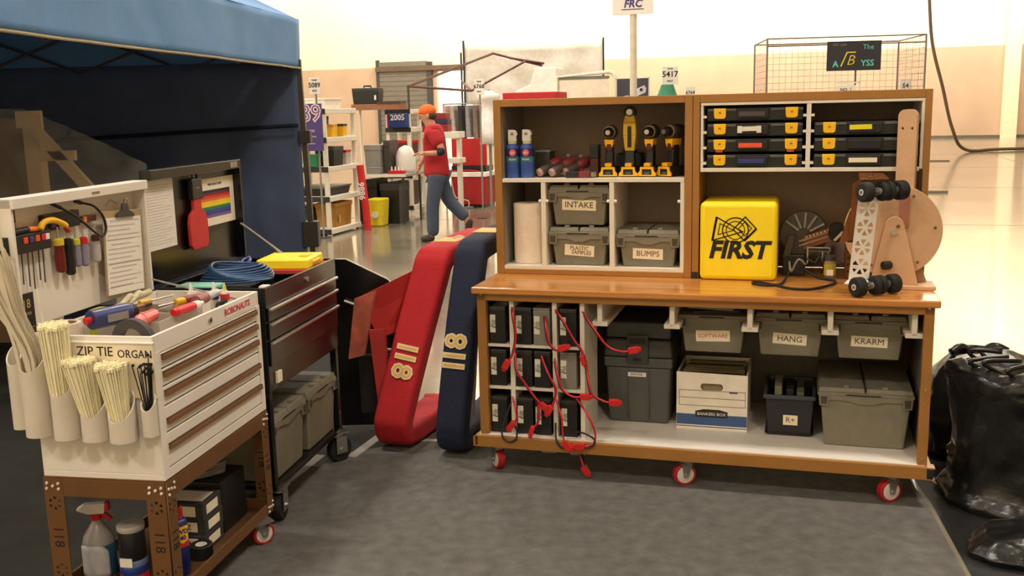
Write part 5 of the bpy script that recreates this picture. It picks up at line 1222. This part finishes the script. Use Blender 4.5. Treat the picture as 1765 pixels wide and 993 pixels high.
BLKT = mat('black_floor_sheet', (24,24,24), .5, 0, .2, 6, .4, 14)
o = slab([(.72,-1.2),(3.4,-1.2),(3.2,4.6),(2.25,4.75),(1.80,4.54),(1.72,3.92),(1.585,3.25)], .0,.0016,'floor_sheet', BLKT); tag(o, 'black sheet spread on the floor beside the grey carpet', 'sheet')
strip((1.875,3.86),(1.80,4.35), .035, 'grey tape strip on the black sheet near the rubbish bags')
# ------------------------------------------------------------------ neighbouring pits across the aisle
def PF(x, y, yaw=HYAW): return ((x,y), yaw)
O0 = (0,0,0)
def post_sign(name, lab, x, y, z0, z1, wd, lines, rim=None, polecol=None, yaw=HYAW, m=None, pole=True):
    t = thing(name, lab, 'sign', PF(x,y,yaw), O0)
    MB().box(-wd/2,wd/2,-.01,.01,z0,z1).build('card', m or PAPER, t, .003)
    if pole: MB().cyl((0,.02,0),(0,.02,z1-.05),.014,n=8).build('pole', polecol or GREY, t, smooth=40); MB().box(-.07,.07,-.05,.09,0,.012).build('foot', DKGREY, t)
    for s, size, dz, mm, sh in lines: text(s, size, mm, t, (0,-.0115,z0+dz), ext=.001, bold=size*.02, shear=sh)
    return t
# ---- white plastic shelving with black front shelves
WPL = mat('white_resin', (232,226,210), .5, 0, .03, 6); BPL = mat('black_resin', (40,38,36), .5)
def shelving(lab, fr, W, D, H, levels, front, mcol=WPL):
    t = thing('shelving_unit', lab, 'shelves', fr, O0)
    for x in (-W,-.07):
        for y in (0.0,D-.06): box('post', mcol, t, x,x+.06,y,y+.05,0,H,.006)
    for z in levels:
        s = box('shelf', mcol, t, -W,0,.0,D,z,z+.07,.006); box('shelf_front', front, s, -W-.005,.0,-.012,.0,z,z+.07)
    return t
SA = PF(-2.42,13.42)
shelving('white resin shelving with black shelf fronts beside the purple banner', SA, .80,.95,1.70, (.02,.46,.86,1.25,1.63), BPL)
def sbox(name, lab, cat, fr, x, y, z, w_, d_, h_, m, m2=None, extra='lid'):
    t = thing(name, lab, cat, fr, (x,y,z)); MB().hexa((-w_*.46,w_*.46,-d_*.46,d_*.46,0),(-w_/2,w_/2,-d_/2,d_/2,h_*.82)).build('body', m, t, .006); MB().box(-w_*.52,w_*.52,-d_*.52,d_*.52,h_*.82,h_).build(extra, m2 or m, t, .004)
    return t
GRN = mat('green_bin', (40,140,90), .5); YBX = mat('dull_yellow_box', (206,176,40), .6); ORB = mat('orange_brown_box', (170,120,40), .7)
sbox('folded_towels', 'white folded towels on top of the resin shelving', 'towels', SA, -.28,.40,1.7005,.42,.5,.14, mat('white_towel', (240,234,222), .9))
sbox('green_bottle', 'white bottle with green cap on the resin shelf', 'bottle', SA, -.22,.15,1.3205,.12,.12,.20, mat('pale_print_bottle', (190,200,190), .5), GRN)
sbox('yellow_jug', 'yellow jug on the resin shelf beside green-capped bottle', 'jug', SA, -.07,.30,1.3205,.11,.12,.17, YEL, mat('amber_cap', (220,150,20), .5))
sbox('yellow_jug', 'second yellow jug with dark cap farther along the shelf', 'jug', SA, -.08,.62,1.3205,.12,.12,.17, YEL, DKGREY)
sbox('dark_bottle', 'dark red bottle at the back of the resin shelf', 'bottle', SA, -.30,.55,1.3205,.09,.09,.28, mat('maroon_bottle', (96,40,30), .4), BLACK)
sbox('storage_bin', 'black bin holding a green tub on the resin shelf', 'bin', SA, -.15,.35,.9305,.28,.30,.26, BLACK, DKGREY)
sbox('storage_bin', 'green tub on the resin shelf below the banner', 'bin', SA, -.25,.06,.9305,.18,.14,.17, GRN)
sbox('parts_bin', 'clear parts bin on the resin shelf by the red pole', 'bin', SA, -.12,.72,.9305,.16,.16,.20, mat('cloudy_bin', (196,190,180), .4), RED)
sbox('flat_case', 'flat black case on the second resin shelf', 'case', SA, -.32,.45,.5305,.50,.70,.12, BLACK, mat('grey_case_lid', (96,94,90), .5))
sbox('cardboard_box', 'yellow-brown box with white diamond mark on bottom shelf', 'box', SA, -.20,.50,.0905,.30,.52,.33, ORB)
o = MB().box(-.05,.05,-.05,.05,0,.006).build('diamond_mark', PAPER); mono(o, 'white diamond sticker on the yellow-brown box', 'sticker', SA, (-.065,.36,.20), PI/2, None, PI/4, PI/2)
sbox('dark_crate', 'dark crate on the bottom resin shelf', 'crate', SA, -.60,.45,.0905,.30,.5,.28, DKGREY)
# purple banner and team cards
PUR = mat('purple_banner', (78,62,124), .7)
t = post_sign('banner_stand', 'purple banner stand with white 89 outline numerals', -2.60,13.02,1.165,1.765,.46, (), m=PUR)
text('89', .30, mat('pink_outline', (230,200,205), .6), t, (.075,-.0115,.47+1.165), bold=.012, ext=.001); text('89', .30, PUR, t, (.075,-.0125,.47+1.165), bold=-.006, ext=.001)
for k, (z, w_) in enumerate(((.24,.30),(.175,.32),(.13,.22),(.085,.30))): MB().box(-.18,-.18+w_,-.0125,-.010,1.165+z,1.165+z+(.03 if k == 0 else .016)).build('banner_line', mat('lilac_print', (170,140,180), .7), t)
post_sign('team_sign', 'white team card reading 5089 above the purple banner', -2.50,13.22,1.885,2.10,.15, (('TEAM',.03,.18,INK,0),('5089',.085,.115,INK,0),('FIRST',.03,.045,INK,0)))
# ---- plank and second shelving
SB = PF(-1.52,15.75)
shelving('white post shelving with dark shelves behind the red pole', SB, .42,.50,1.62, (.10,.60,.88,1.32,1.60), BPL)
t = thing('wood_plank', 'brown plank laid across the tops of two shelving units', 'plank', PF(-2.35,15.5), O0)
MB().box(0,.80,-.1,.15,1.672,1.76).build('plank', mat('brown_plank', (150,100,70), .7), t, .004); MB().cyl((.05,.1,0),(.05,.1,1.672),.02,n=8).build('prop', WPL, t); MB().box(.42,.80,-.11,.15,1.7605,1.79).build('dark_strip', mat('dark_strip', (70,52,44), .6), t)
t = thing('tool_case', 'black carry case standing on the brown plank', 'case', PF(-2.13,15.5), (0,0,1.7605))
MB().hexa((-.20,.20,-.10,.10,0),(-.22,.22,-.10,.10,.20)).build('case', BLACK, t, .008); MB().box(-.22,.22,-.10,.10,.20,.24).build('lid', DKGREY, t, .006); MB().tube([(-.06,0,.24),(-.06,0,.27),(.06,0,.27),(.06,0,.24)],.012,6).build('handle', BLACK, t); MB().box(.15,.18,-.105,-.099,.06,.13).build('white_tag', PAPER, t)
t = thing('robot_bumper', 'blue bumper numbered 2005 on the post shelving', 'bumper', PF(-1.72,15.70), (0,0,1.3905))
MB().box(-.13,.16,-.06,.10,0,.22).build('padding', mat('royal_blue_cloth', (34,58,124), .8), t, .02, 3); text('2005', .12, PAPER, t, (.03,-.061,.155), bold=.003, ext=.002); MB().box(-.155,-.131,-.05,.09,0,.21).build('red_end', RED, t, .01)
sbox('red_parts_box', 'dark red parts box with red lid on post shelving', 'box', SB, -.16,.22,.9505,.26,.3,.24, mat('maroon_box', (96,50,48), .5), RED)
sbox('white_carton', 'white carton on the post shelving above the table', 'carton', SB, -.34,.22,.9505,.10,.26,.16, PAPER)
sbox('grey_display', 'dark grey screen box on the bottom of post shelving', 'box', SB, -.20,.22,.1705,.32,.3,.38, mat('smoky_box', (84,78,72), .5))
sbox('red_tray', 'red tray on the lower post shelf', 'tray', SB, -.20,.2,.6705,.34,.3,.10, RED)
t = thing('red_tool_cases', 'stack of red and navy tool cases behind the post shelving', 'case', PF(-1.18,16.35), (0,0,0))
MB().box(-.2,.25,-.1,.1,1.30,1.42).build('lower_case', mat('dark_red_case2', (140,40,44), .5), t, .01); MB().box(-.2,.25,-.1,.1,1.42,1.50).build('middle_case', mat('navy_case', (50,46,74), .5), t, .01); MB().box(-.2,.22,-.1,.1,1.50,1.60).build('upper_case', mat('dark_red_case2', (140,40,44), .5), t, .01)
MB().box(-.25,.45,-.15,.15,1.20,1.30).build('white_shelf', WPL, t, .004)
for x in (-.2,.4): MB().box(x-.03,x+.03,-.05,.05,0,1.20).build('post', WPL, t)
MB().box(-.25,.45,-.15,.15,.80,.88).build('white_shelf', WPL, t, .004)
o = MB().sphere((0,0,.06),(.11,.09,.07)).build('orange_helmet', mat('bright_orange', (236,90,46), .6), None, smooth=180); mono(o, 'orange cap left on the white shelf behind the person', 'cap', PF(-1.18,16.30), (0,-.04,.8805))
# ---- work table and what stands on and under it
t = thing('work_table', 'low table with white edge behind the red pole', 'table', PF(-2.10,14.75), O0)
MB().box(-.10,.62,0,.75,.70,.74).build('top', mat('grey_top', (150,146,140), .4), t, .004); MB().box(-.10,.62,-.01,0,.70,.742).build('white_edge', WPL, t)
for x in (-.06,.56):
    for y in (.04,.68): MB().cyl((x,y,0),(x,y,.70),.018,n=8).build('leg', DKGREY, t)
TB = PF(-2.10,14.75)
sbox('grey_cabinet', 'grey equipment box standing on the low table', 'box', TB, .04,.30,.7405,.26,.3,.42, mat('mid_grey_box', (140,136,130), .5))
sbox('dark_cabinet', 'dark tapered box beside the grey one on the table', 'box', TB, .24,.36,.7405,.10,.3,.48, mat('charcoal_box', (66,60,54), .5))
o = MB().lathe([(.14,0),(.15,.05),(.145,.25),(.10,.36),(.02,.40)], 24).build('white_helmet', WHITE, None, smooth=180); mono(o, 'rounded white cover on the low table', 'cover', TB, (.455,.42,.7405))
o = MB().lathe([(.15,0),(.12,.18),(.06,.34),(.02,.44)], 20).build('white_bag', WHITE, None, smooth=180); mono(o, 'white bag standing upright behind the grey box', 'bag', TB, (.02,.625,.7405+.18)); 
o.location.z = .7405
t = thing('parts_rack', 'red tray of white parts on the low table', 'tray', TB, (.46,.08,.7405)); MB().box(-.13,.11,-.05,.06,0,.05).build('tray', RED, t, .004)
for k in range(4): MB().cyl((-.09+k*.055,0,.05),(-.09+k*.055,0,.11),.014,.006,n=10).build('cone', WHITE, t)
sbox('small_carton', 'pale grey parts box at the end of the table', 'box', TB, .12,.05,.7405,.20,.08,.10, GREY)
t = thing('red_pole', 'tall red padded pole with white numerals against the shelving', 'pole', PF(-2.06,14.11,HYAW), O0)
sweep([(.035,0,0),(.02,0,.3),(-.02,.0,.70),(-.04,.0,.91)], (1,0,0), .095,.09,3,.03).build('padding', mat('bright_red_cloth', (208,36,40), .7), t, smooth=60)
text('9886', .125, PAPER, t, (.0,-.055,.55), rot=(PI/2,-PI/2-.06,0), bold=.003, ext=.002)
t = thing('yellow_bag', 'bright yellow bag with white emblem under the low table', 'bag', PF(-1.93,14.55), O0)
MB().hexa((-.10,.09,-.10,.15,0),(-.13,.12,-.11,.16,.40)).build('bag', mat('bag_yellow', (232,212,30), .6), t, .02, 3); MB().prism(arc(0,.17,.05,0,2*PI,10), -.118,-.105).build('emblem', PAPER, t)
sbox('black_trunk', 'black trunk under the low table beside the yellow bag', 'trunk', PF(-1.72,14.95), 0,0,0,.30,.4,.60, BLACK, DKGREY)
sbox('black_trunk', 'black bin behind the yellow bag under the table', 'trunk', PF(-2.07,15.0), 0,0,0,.34,.4,.66, BLACK)
# ---- red tool chest, cloth table
RT = PF(-.98,17.05)
t = thing('cloth_table', 'table with white top and red cloth skirt', 'table', RT, O0)
MB().box(-.35,.62,-.02,.7,.52,.60).build('white_top', mat('white_cloth', (242,236,228), .8), t, .01); MB().box(-.02,.60,0,.68,.05,.52).build('red_skirt', mat('red_cloth', (164,30,32), .8), t, .006); MB().box(.02,.56,.02,.62,0,.05).build('dark_base', BLACK, t)
t = thing('red_tool_box', 'red tool box standing open on the cloth table', 'tool chest', RT, (.28,.28,.6005))
MB().box(-.31,.31,-.2,.2,0,.10).build('tray', BLACK, t, .004); MB().box(-.31,.31,-.16,-.12,.10,.56).build('lid', mat('chest_red', (184,34,34), .4), t, .008); MB().box(.20,.27,-.165,-.158,.46,.48).build('badge', PAPER, t); MB().tube(spline([(-.3,-.22,.01),(0,-.24,.03),(.2,-.22,.01)]),.010,6).build('red_hose', RED, t, smooth=180)
t = thing('white_wire', 'thin white wire and plug hanging below the red table', 'cable', RT, O0)
MB().tube(spline([(.0,-.04,.52),(.06,-.06,.22),(.16,-.08,.16),(.32,-.10,.12),(.33,-.12,.03)]),.008,6).build('wire', PAPER, t, smooth=180); MB().box(.27,.40,-.18,-.06,0,.03).build('plug', GREY, t, .004)
# ---- bare tent frame of the far pit
DBR = mat('dark_red_brown_bar', (96,56,50), .5, .2)
t = thing('bare_tent_frame', 'bare dark canopy frame without its cover', 'frame', WF, O0)
FR = [(-1.62,16.6),(1.15,18.6),(-.95,20.0)]
for x, y, zt_ in ((-1.62,16.6,2.06),(-.90,20.2,2.75)): MB().cyl((x,y,0),(x,y,zt_),.022,n=6).build('post', TLEG, t)
for a, b_ in (((-1.62,16.6,2.04),(-.26,19.8,2.70)),((-.26,19.8,2.70),(.68,19.6,2.44)),((-1.62,16.6,2.04),(-.66,18.6,1.98)),((-.66,18.6,1.98),(.35,19.4,2.52)),((.05,19.6,2.60),(.72,19.6,2.48)),((-.90,20.2,2.2),(-.66,18.6,1.98))):
    MB().cyl(a, b_, .022, n=6).build('bar', DBR, t)
t = thing('white_backdrop', 'white cloth backdrop stretched between two thin poles', 'backdrop', WF, O0)
def bk(u, v):
    x = -.84+2.76*u; s_ = .28*math.sin(PI*u)*v*.55; return (x, 20.5+.06*math.sin(u*17)*(1-v)+.05*noise.noise(Vector((x*2,v*3,0))), 1.75+(2.93-1.75)*v-s_*.35)
MB().grid(bk, 40, 10).build('cloth', mat('sheer_white_cloth', (246,240,230), .8), t, smooth=180, solid=.01, fix=False)
for x in (-.86,1.94): MB().cyl((x,20.5,0),(x,20.5,3.0),.02,n=8).build('pole', DKGREY, t)
# clothes rail behind the person
t = thing('clothes_rail', 'rail of pale and dark garments behind the walking person', 'clothes rail', PF(-.85,18.6), O0)
MB().cyl((-.35,0,1.75),(.55,0,1.75),.015,n=8).build('rail', STEEL, t)
for x in (-.35,.55): MB().cyl((x,0,0),(x,0,1.75),.018,n=8).build('upright', GREY, t)
for k, (cc, h_) in enumerate((((206,170,160),.55),((190,182,170),.62),((60,58,60),.80),((150,148,146),.58),((128,112,104),.85),((224,208,200),.60))):
    x = -.28+k*.145; MB().hexa((x-.05,x+.05,-.10,.10,1.72-h_),(x-.03,x+.03,-.16,.16,1.72)).build('garment', mat('garment_%d' % k, cc, .9, 0, .2, 20), t, .01)
t = thing('draped_post', 'tall white draped cloth hanging from a post by the cabinet', 'cloth', WF, (-.30,16.2,0))
MB().lathe([(.155,1.10),(.14,1.3),(.12,1.55),(.10,1.72),(.17,1.80),(.20,1.86),(.05,1.93)], 20).build('drape', mat('bright_white_cloth', (250,244,240), .8), t, smooth=180); MB().cyl((.0,0,0),(.0,0,1.95),.02,n=8).build('post', GREY, t)
post_sign('team_sign', 'white team card reading 6768 among the bare frame bars', -.42,15.2,1.86,2.09,.155, (('TEAM',.03,.19,INK,0),('6768',.085,.12,INK,0),('FIRST',.03,.045,INK,0)))
# ---- what shows above the cabinets
t = thing('red_canopy_edge', 'red table cover edge showing above the cabinet', 'table cover', PF(-.06,13.1), O0)
MB().box(0,.72,-.02,.55,1.70,1.845).build('red_cover', mat('cover_red', (200,44,44), .7), t, .01)
for x in (.05,.66):
    for y in (.05,.5): MB().cyl((x,y,0),(x,y,1.70),.02,n=8).build('leg', GREY, t)
t = thing('white_model', 'white wedge-shaped robot shell behind the cabinet', 'robot shell', PF(.12,14.9), O0)
MB().prism([(.0,1.80),(.62,1.80),(.62,2.22),(.30,2.22),(.22,1.98),(.0,1.90)], 0,.5).build('shell', mat('glossy_white_shell', (248,244,236), .4), t, .02, 3); MB().box(.05,.60,.05,.45,0,1.80).build('plinth', mat('white_plinth', (226,220,210), .7), t, .004)
t = thing('pipe_frame_screen', 'white rounded pipe frame holding a pale panel', 'screen', PF(.70,14.2), O0)
MB().tube([(0,0,0),(0,0,2.06)]+[(p[0],0,p[1]) for p in arc(.72,2.02,.09,PI/2,0,6)]+[(.81,0,0)],.03,8).build('pipe', mat('white_pipe', (238,228,206), .5), t, smooth=60)
MB().box(.03,.72,-.01,.01,1.60,2.04).build('panel', mat('cream_panel', (246,236,216), .6), t); MB().box(.0,.74,-.014,-.010,2.02,2.06).build('dark_edge', mat('grey_green_edge', (120,126,110), .6), t)
t = post_sign('picture_board', 'dark board with a white camera picture beside the pole', 1.74,14.1,1.55,2.03,.47, (), m=mat('slate_board', (66,68,80), .6), pole=True)
def board_line(x0, x1, z0, z1): MB().box(x0,x1,-.013,-.010,z0,z1).build('white_border', PAPER, t)
board_line(-.235,.235,2.015,2.03); board_line(.22,.235,1.55,2.03); board_line(-.235,-.22,1.55,2.03)
MB().prism([(.01,1.80),(.03,1.86),(.16,1.92),(.19,1.88),(.18,1.82),(.05,1.77)], -.016,-.010).build('camera_body', mat('pale_lilac_print', (206,204,216), .6), t)
MB().prism(arc(.12,1.86,.022,0,2*PI,10), -.019,-.015).build('camera_lens', INK, t); MB().prism([(-.20,1.76),(-.06,1.79),(-.04,1.72),(-.20,1.68)], -.016,-.010).build('camera_base', mat('pale_lilac_print', (206,204,216), .6), t)
t = thing('pit_sign', 'white FRC sign on a thick pale pole', 'sign', PF(1.68,13.6), O0)
MB().cyl((0,.04,0),(0,.04,3.0),.048,n=16).build('pole', mat('pale_pole', (220,208,186), .4), t, smooth=40); MB().box(-.27,.27,-.012,.012,2.83,3.40).build('board', PAPER, t, .004); MB().box(-.25,.25,-.2,.25,0,.02).build('foot', DKGREY, t)
text('FRC', .135, mat('purple_ink', (74,60,120), .6), t, (0,-.014,2.965), shear=.2, bold=.004, ext=.001); MB().box(-.15,.15,-.0145,-.0125,2.892,2.902).build('small_print', PENCIL, t)
text('FIRST', .10, mat('purple_ink', (74,60,120), .6), t, (0,-.014,3.10), shear=.2, ext=.001)
post_sign('team_sign', 'white team card reading 5417 over a green funnel', 3.20,20.0,2.03,2.38,.31, (('TEAM',.04,.31,INK,0),('5417',.155,.20,INK,0),('FIRST',.05,.07,INK,0)), yaw=-.05)
o = MB().lathe([(.23,0),(.22,.02),(.12,.30),(.09,.30)], 20).build('green_funnel', mat('funnel_green', (36,120,84), .5), None, smooth=40); mono(o, 'green funnel standing on the pit table below 5417', 'funnel', PF(3.10,19.7), (0,0,1.7305))
t = thing('pit_table', 'tall grey pit table under the green funnel', 'table', PF(3.1,19.7), O0); MB().box(-.5,.5,-.3,.3,1.70,1.73).build('top', GREY, t)
for x in (-.45,.45): MB().box(x-.02,x+.02,-.25,.25,0,1.70).build('leg', GREY, t)
post_sign('team_sign', 'small white team card reading 6764 beside the funnel', 3.60,20.0,1.72,1.99,.19, (('6764',.09,.15,INK,0),), yaw=-.05)
# wire cage and its dark sign
t = thing('wire_cage', 'open wire mesh cage standing behind the cabinet', 'cage', PF(5.05,19.8,-.12), O0)
WIRE = mat('thin_grey_wire', (128,116,108), .5, .4)
CWd, CDd, CHt = 2.95, 2.0, 2.85
for x in (0,CWd):
    for y in (0,CDd): MB().cyl((x,y,0),(x,y,CHt),.018,n=6).build('corner_post', WIRE, t)
for a, b_ in (((0,0,CHt),(CWd,0,CHt)),((0,0,CHt),(0,CDd,CHt)),((CWd,0,CHt),(CWd,CDd,CHt)),((0,CDd,CHt),(CWd,CDd,CHt)),((0,0,CHt-.14),(CWd,0,CHt-.14)),((0,0,1.7),(CWd,0,1.7))): MB().cyl(a,b_,.014,n=6).build('top_bar', WIRE, t)
b = MB()
for k in range(24): b.cyl((CWd*(k+1)/25,0,1.6),(CWd*(k+1)/25,0,CHt),.0035,n=3)
for k in range(14): b.cyl((0,CDd*(k+1)/15,1.6),(0,CDd*(k+1)/15,CHt),.0035,n=3).cyl((CWd,CDd*(k+1)/15,1.6),(CWd,CDd*(k+1)/15,CHt),.0035,n=3)
for k in range(10): z = 1.65+k*.12; b.cyl((0,0,z),(CWd,0,z),.0035,n=3).cyl((0,0,z),(0,CDd,z),.0035,n=3).cyl((CWd,0,z),(CWd,CDd,z),.0035,n=3)
o = b.build('wire_mesh', WIRE, t); o['kind'] = 'stuff'
t = thing('neon_sign', 'dark chalkboard reading The ABYSS in bright letters', 'sign', PF(6.63,19.5,-.12), (0,0,0))
MB().box(-.50,.50,-.02,.02,2.21,2.76).build('board', mat('charcoal_board', (46,44,46), .7), t, .004); MB().cyl((.05,.03,0),(.05,.03,2.3),.015,n=6).build('post', TLEG, t); MB().box(-.2,.3,-.15,.2,0,.02).build('foot', DKGREY, t)
TEAL = mat('teal_chalk', (96,196,188), .6); YCH = mat('yellow_chalk', (226,208,60), .6)
text('The', .13, TEAL, t, (.26,-.022,2.64), ext=.001); text('A', .16, TEAL, t, (-.34,-.022,2.33), ext=.001, bold=.004); text('B', .27, YCH, t, (-.07,-.022,2.395), ext=.001, shear=.3, bold=-.004); text('YSS', .16, TEAL, t, (.25,-.022,2.34), ext=.001, bold=.003)
stroke(t, [(-.24,2.29),(-.13,2.55),(.03,2.55)], .022, YCH, 'chalk_stroke', False, -.022); text('FTC 1234', .06, mat('grey_chalk', (140,136,140), .7), t, (-.27,-.022,2.69), ext=.001)
t = post_sign('hanging_board', 'small white notice hanging from a pale bracket', 6.40,19.2,1.68,1.93,.36, (('NO. 1',.08,.17,PENCIL,0),), yaw=-.12, polecol=PAPER); MB().box(-.22,.26,-.015,.015,1.965,1.99).build('bracket', PAPER, t); MB().box(.23,.26,-.015,.015,0,2.05).build('bracket_post', PAPER, t)
post_sign('team_sign', 'pale team card hanging on the far side of the cage', 7.72,19.7,1.72,2.03,.19, (('54',.12,.18,PENCIL,0),), yaw=-.12)
# hanging cable and small stand in the open hall
t = thing('hanging_cable', 'thick dark cable drooping from the ceiling to the floor', 'cable', WF, O0)
MB().tube(spline([(12.1,30.0,CEIL-.02),(12.15,30.0,6.5),(12.34,30.0,4.47),(12.5,30.0,3.2),(12.86,30.0,1.97),(13.3,30.2,.75),(13.9,30.6,.10),(15.2,31.0,.06),(18.5,31.4,.06)],8),.05,8).build('cable', mat('brown_grey_cable', (104,84,64), .6), t, smooth=180)
MB().box(12.0,12.2,29.9,30.1,CEIL-.12,CEIL).build('ceiling_outlet', GREY, t)
t = thing('step_stand', 'low grey metal stand alone on the shiny floor', 'stand', PF(7.35,17.7), O0)
MB().box(0,.40,0,.05,.54,.58).build('top_bar', mat('dull_grey_steel', (132,120,104), .5), t, .004); MB().box(0,.05,0,.05,0,.54).build('post', mat('dull_grey_steel', (132,120,104), .5), t, .004); MB().box(0,.40,0,.05,.0,.04).build('foot_bar', mat('dull_grey_steel', (132,120,104), .5), t, .004)
MB().box(0,.05,0,.5,0,.04).build('foot_bar', mat('dull_grey_steel', (132,120,104), .5), t, .004)

# ------------------------------------------------------------------ person walking along the aisle
def skin(name, V, E, R, m, parent, root=0, sub=2):
    me = bpy.data.meshes.new(name); me.from_pydata(V, E, []); me.materials.append(m)
    o = bpy.data.objects.new(name, me); C.objects.link(o); o.parent = parent
    o.modifiers.new('skin','SKIN')
    sv = me.skin_vertices[0].data
    for i, r in enumerate(R): sv[i].radius = r if isinstance(r, tuple) else (r,r); sv[i].use_root = (i == root)
    k = o.modifiers.new('sub','SUBSURF'); k.levels = sub; k.render_levels = sub
    o.modifiers['skin'].use_smooth_shade = True
    return o
def chains(root, cs):
    """cs: list of (start vertex name, [(name,(x,y,z),r),...])"""
    V = [root[1]]; R = [root[2]]; ix = {root[0]:0}; E = []
    for st, lst in cs:
        p = ix[st]
        for nm, co, r in lst:
            ix[nm] = len(V); V.append(co); R.append(r); E.append((p,ix[nm])); p = ix[nm]
    return V, E, R
SKIN = mat('skin', (200,146,116), .6, 0, .04, 20); SHIRT = mat('red_shirt', (176,34,42), .85, 0, .06, 12, .2, 60); JEAN = mat('grey_blue_jeans', (70,80,100), .85, 0, .08, 14, .2, 80)
pr = thing('person', 'person in red shirt, jeans and orange cap walking', 'person', WF, (-.93,12.7,0.0))
def hand(nm, w_, d, s):   # palm and five fingers from the wrist w_, pointing along d
    d = Vector(d).normalized(); w_ = Vector(w_); side = Vector((0,1,0)); side = (side-d*side.dot(d)).normalized(); palm = d.cross(side)
    out = [(nm+'w', [(nm+'p', tuple(w_+d*.05), (.038,.022))])]
    for k, (o_, L_) in enumerate(((-.030,.068),(-.010,.078),(.010,.075),(.028,.060))):
        b0 = w_+d*.085+side*o_; b1 = b0+d*L_*.55+palm*.010*s; b2 = b1+d*L_*.35+palm*.030*s
        out.append((nm+'p', [(nm+'f%da' % k, tuple(b0), .010), (nm+'f%db' % k, tuple(b1), .009), (nm+'f%dc' % k, tuple(b2), .0075)]))
    th = w_+d*.03-side*.042; out.append((nm+'p', [(nm+'ta', tuple(th), .011), (nm+'tb', tuple(th+d*.035-side*.012+palm*.014*s), .010), (nm+'tc', tuple(th+d*.062-side*.008+palm*.026*s), .008)]))
    return out
cs = [('pel', [('waist',(.01,0,1.00),.095),('chest',(.0,0,1.24),.11),('ubk',(-.02,0,1.38),.09),('neck',(-.05,0,1.45),.068),('hd0',(-.078,0,1.515),(.078,.075)),('hd1',(-.085,0,1.575),(.088,.1)),('hd2',(-.075,0,1.65),(.075,.09))]),
      ('ubk', [('shA',(.0,-.175,1.385),.062),('elA',(.115,-.25,1.13),.046),('Aw',(-.10,-.225,1.12),.030)]),
      ('ubk', [('shB',(.0,.175,1.385),.062),('elB',(-.10,.235,1.14),.046),('Bw',(-.22,.21,.96),.030)]),
      ('pel', [('hpA',(.01,-.075,.86),.065),('knA',(-.05,-.10,.47),.066),('anA',(-.055,-.10,.10),.046),('tA0',(-.10,-.10,.045),.040),('tA1',(-.20,-.10,.035),.034)]),
      ('pel', [('hpB',(.03,.075,.86),.065),('knB',(.14,.10,.50),.066),('anB',(.36,.10,.27),.046),('tB0',(.395,.10,.20),.040),('tB1',(.375,.10,.095),.034)])]
cs += hand('A', (-.10,-.225,1.12), (-1,.05,.08), 1)+hand('B', (-.22,.21,.96), (-.45,0,-.9), 1)
V, E, R = chains(('pel',(.01,0,.93),.085), cs)
skin('body', V, E, R, SKIN, pr)
V, E, R = chains(('pel',(.01,0,.79),(.185,.175)), [('pel',[('hip',(.01,0,.90),(.18,.17)),('waist',(.01,0,1.02),(.162,.13)),('chest',(.0,0,1.24),(.172,.132)),('ubk',(-.02,0,1.37),(.165,.125)),('nk',(-.035,0,1.47),.085)]),
      ('ubk',[('a',(.0,-.18,1.385),.098),('b',(.075,-.226,1.20),.086)]),('ubk',[('c',(.0,.18,1.385),.098),('d',(-.06,.216,1.22),.086)])])
skin('shirt', V, E, R, SHIRT, pr)
V, E, R = chains(('s',(.075,-.228,1.20),.060), [('s',[('e',(.118,-.252,1.125),.058),('f',(.02,-.243,1.122),.050)])]); skin('dark_sleeve', V, E, R, mat('navy_sleeve', (34,38,58), .85), pr)
V, E, R = chains(('s',(-.06,.215,1.22),.060), [('s',[('e',(-.10,.236,1.14),.058),('f',(-.15,.226,1.06),.050)])]); skin('dark_sleeve', V, E, R, mat('navy_sleeve', (34,38,58), .85), pr)
V, E, R = chains(('pel',(.012,0,.93),(.155,.125)), [('pel',[('a',(.012,-.092,.80),.115),('b',(-.05,-.10,.47),.090),('c',(-.056,-.10,.06),.082)]),('pel',[('d',(.035,.092,.80),.115),('e',(.145,.10,.50),.090),('f',(.375,.10,.255),.078)])])
skin('jeans', V, E, R, JEAN, pr)
for pts in (((-.03,-.10,.05),(-.10,-.10,.05),(-.22,-.10,.035)),((.40,.10,.28),(.40,.10,.19),(.375,.10,.075))):
    V, E, R = chains(('s',pts[0],.052), [('s',[('a',pts[1],.052),('b',pts[2],.040)])]); skin('shoe', V, E, R, mat('dark_brown_shoe', (56,46,40), .6), pr)
MB().sphere((-.078,0,1.640),(.110,.092,.085),18,10).build('cap', mat('orange_cap', (238,108,44), .75), pr, smooth=180)
MB().prism([(-.14,-.075),(-.23,-.055),(-.255,0),(-.23,.055),(-.14,.075)], 1.619,1.629, 'xy').build('cap_peak', mat('orange_cap', (238,108,44), .75), pr, .003)
for s in (-1,1):
    MB().sphere((-.158,s*.032,1.590),.011,8,6).build('eye', mat('eye_white', (230,226,220), .3), pr, smooth=180); MB().sphere((-.166,s*.032,1.590),.006,8,6).build('pupil', INK, pr, smooth=180)
    MB().sphere((-.072,s*.086,1.575),(.022,.012,.034),8,6).build('ear', SKIN, pr, smooth=180)
MB().sphere((-.178,0,1.560),(.022,.014,.024),8,6).build('nose', SKIN, pr, smooth=180); MB().sphere((-.156,0,1.513),(.010,.026,.006),8,6).build('mouth', mat('lip', (150,84,76), .6), pr, smooth=180)
MB().sphere((-.045,0,1.580),(.085,.092,.06),14,8).build('hair', mat('brown_hair', (70,52,40), .8), pr, smooth=180)
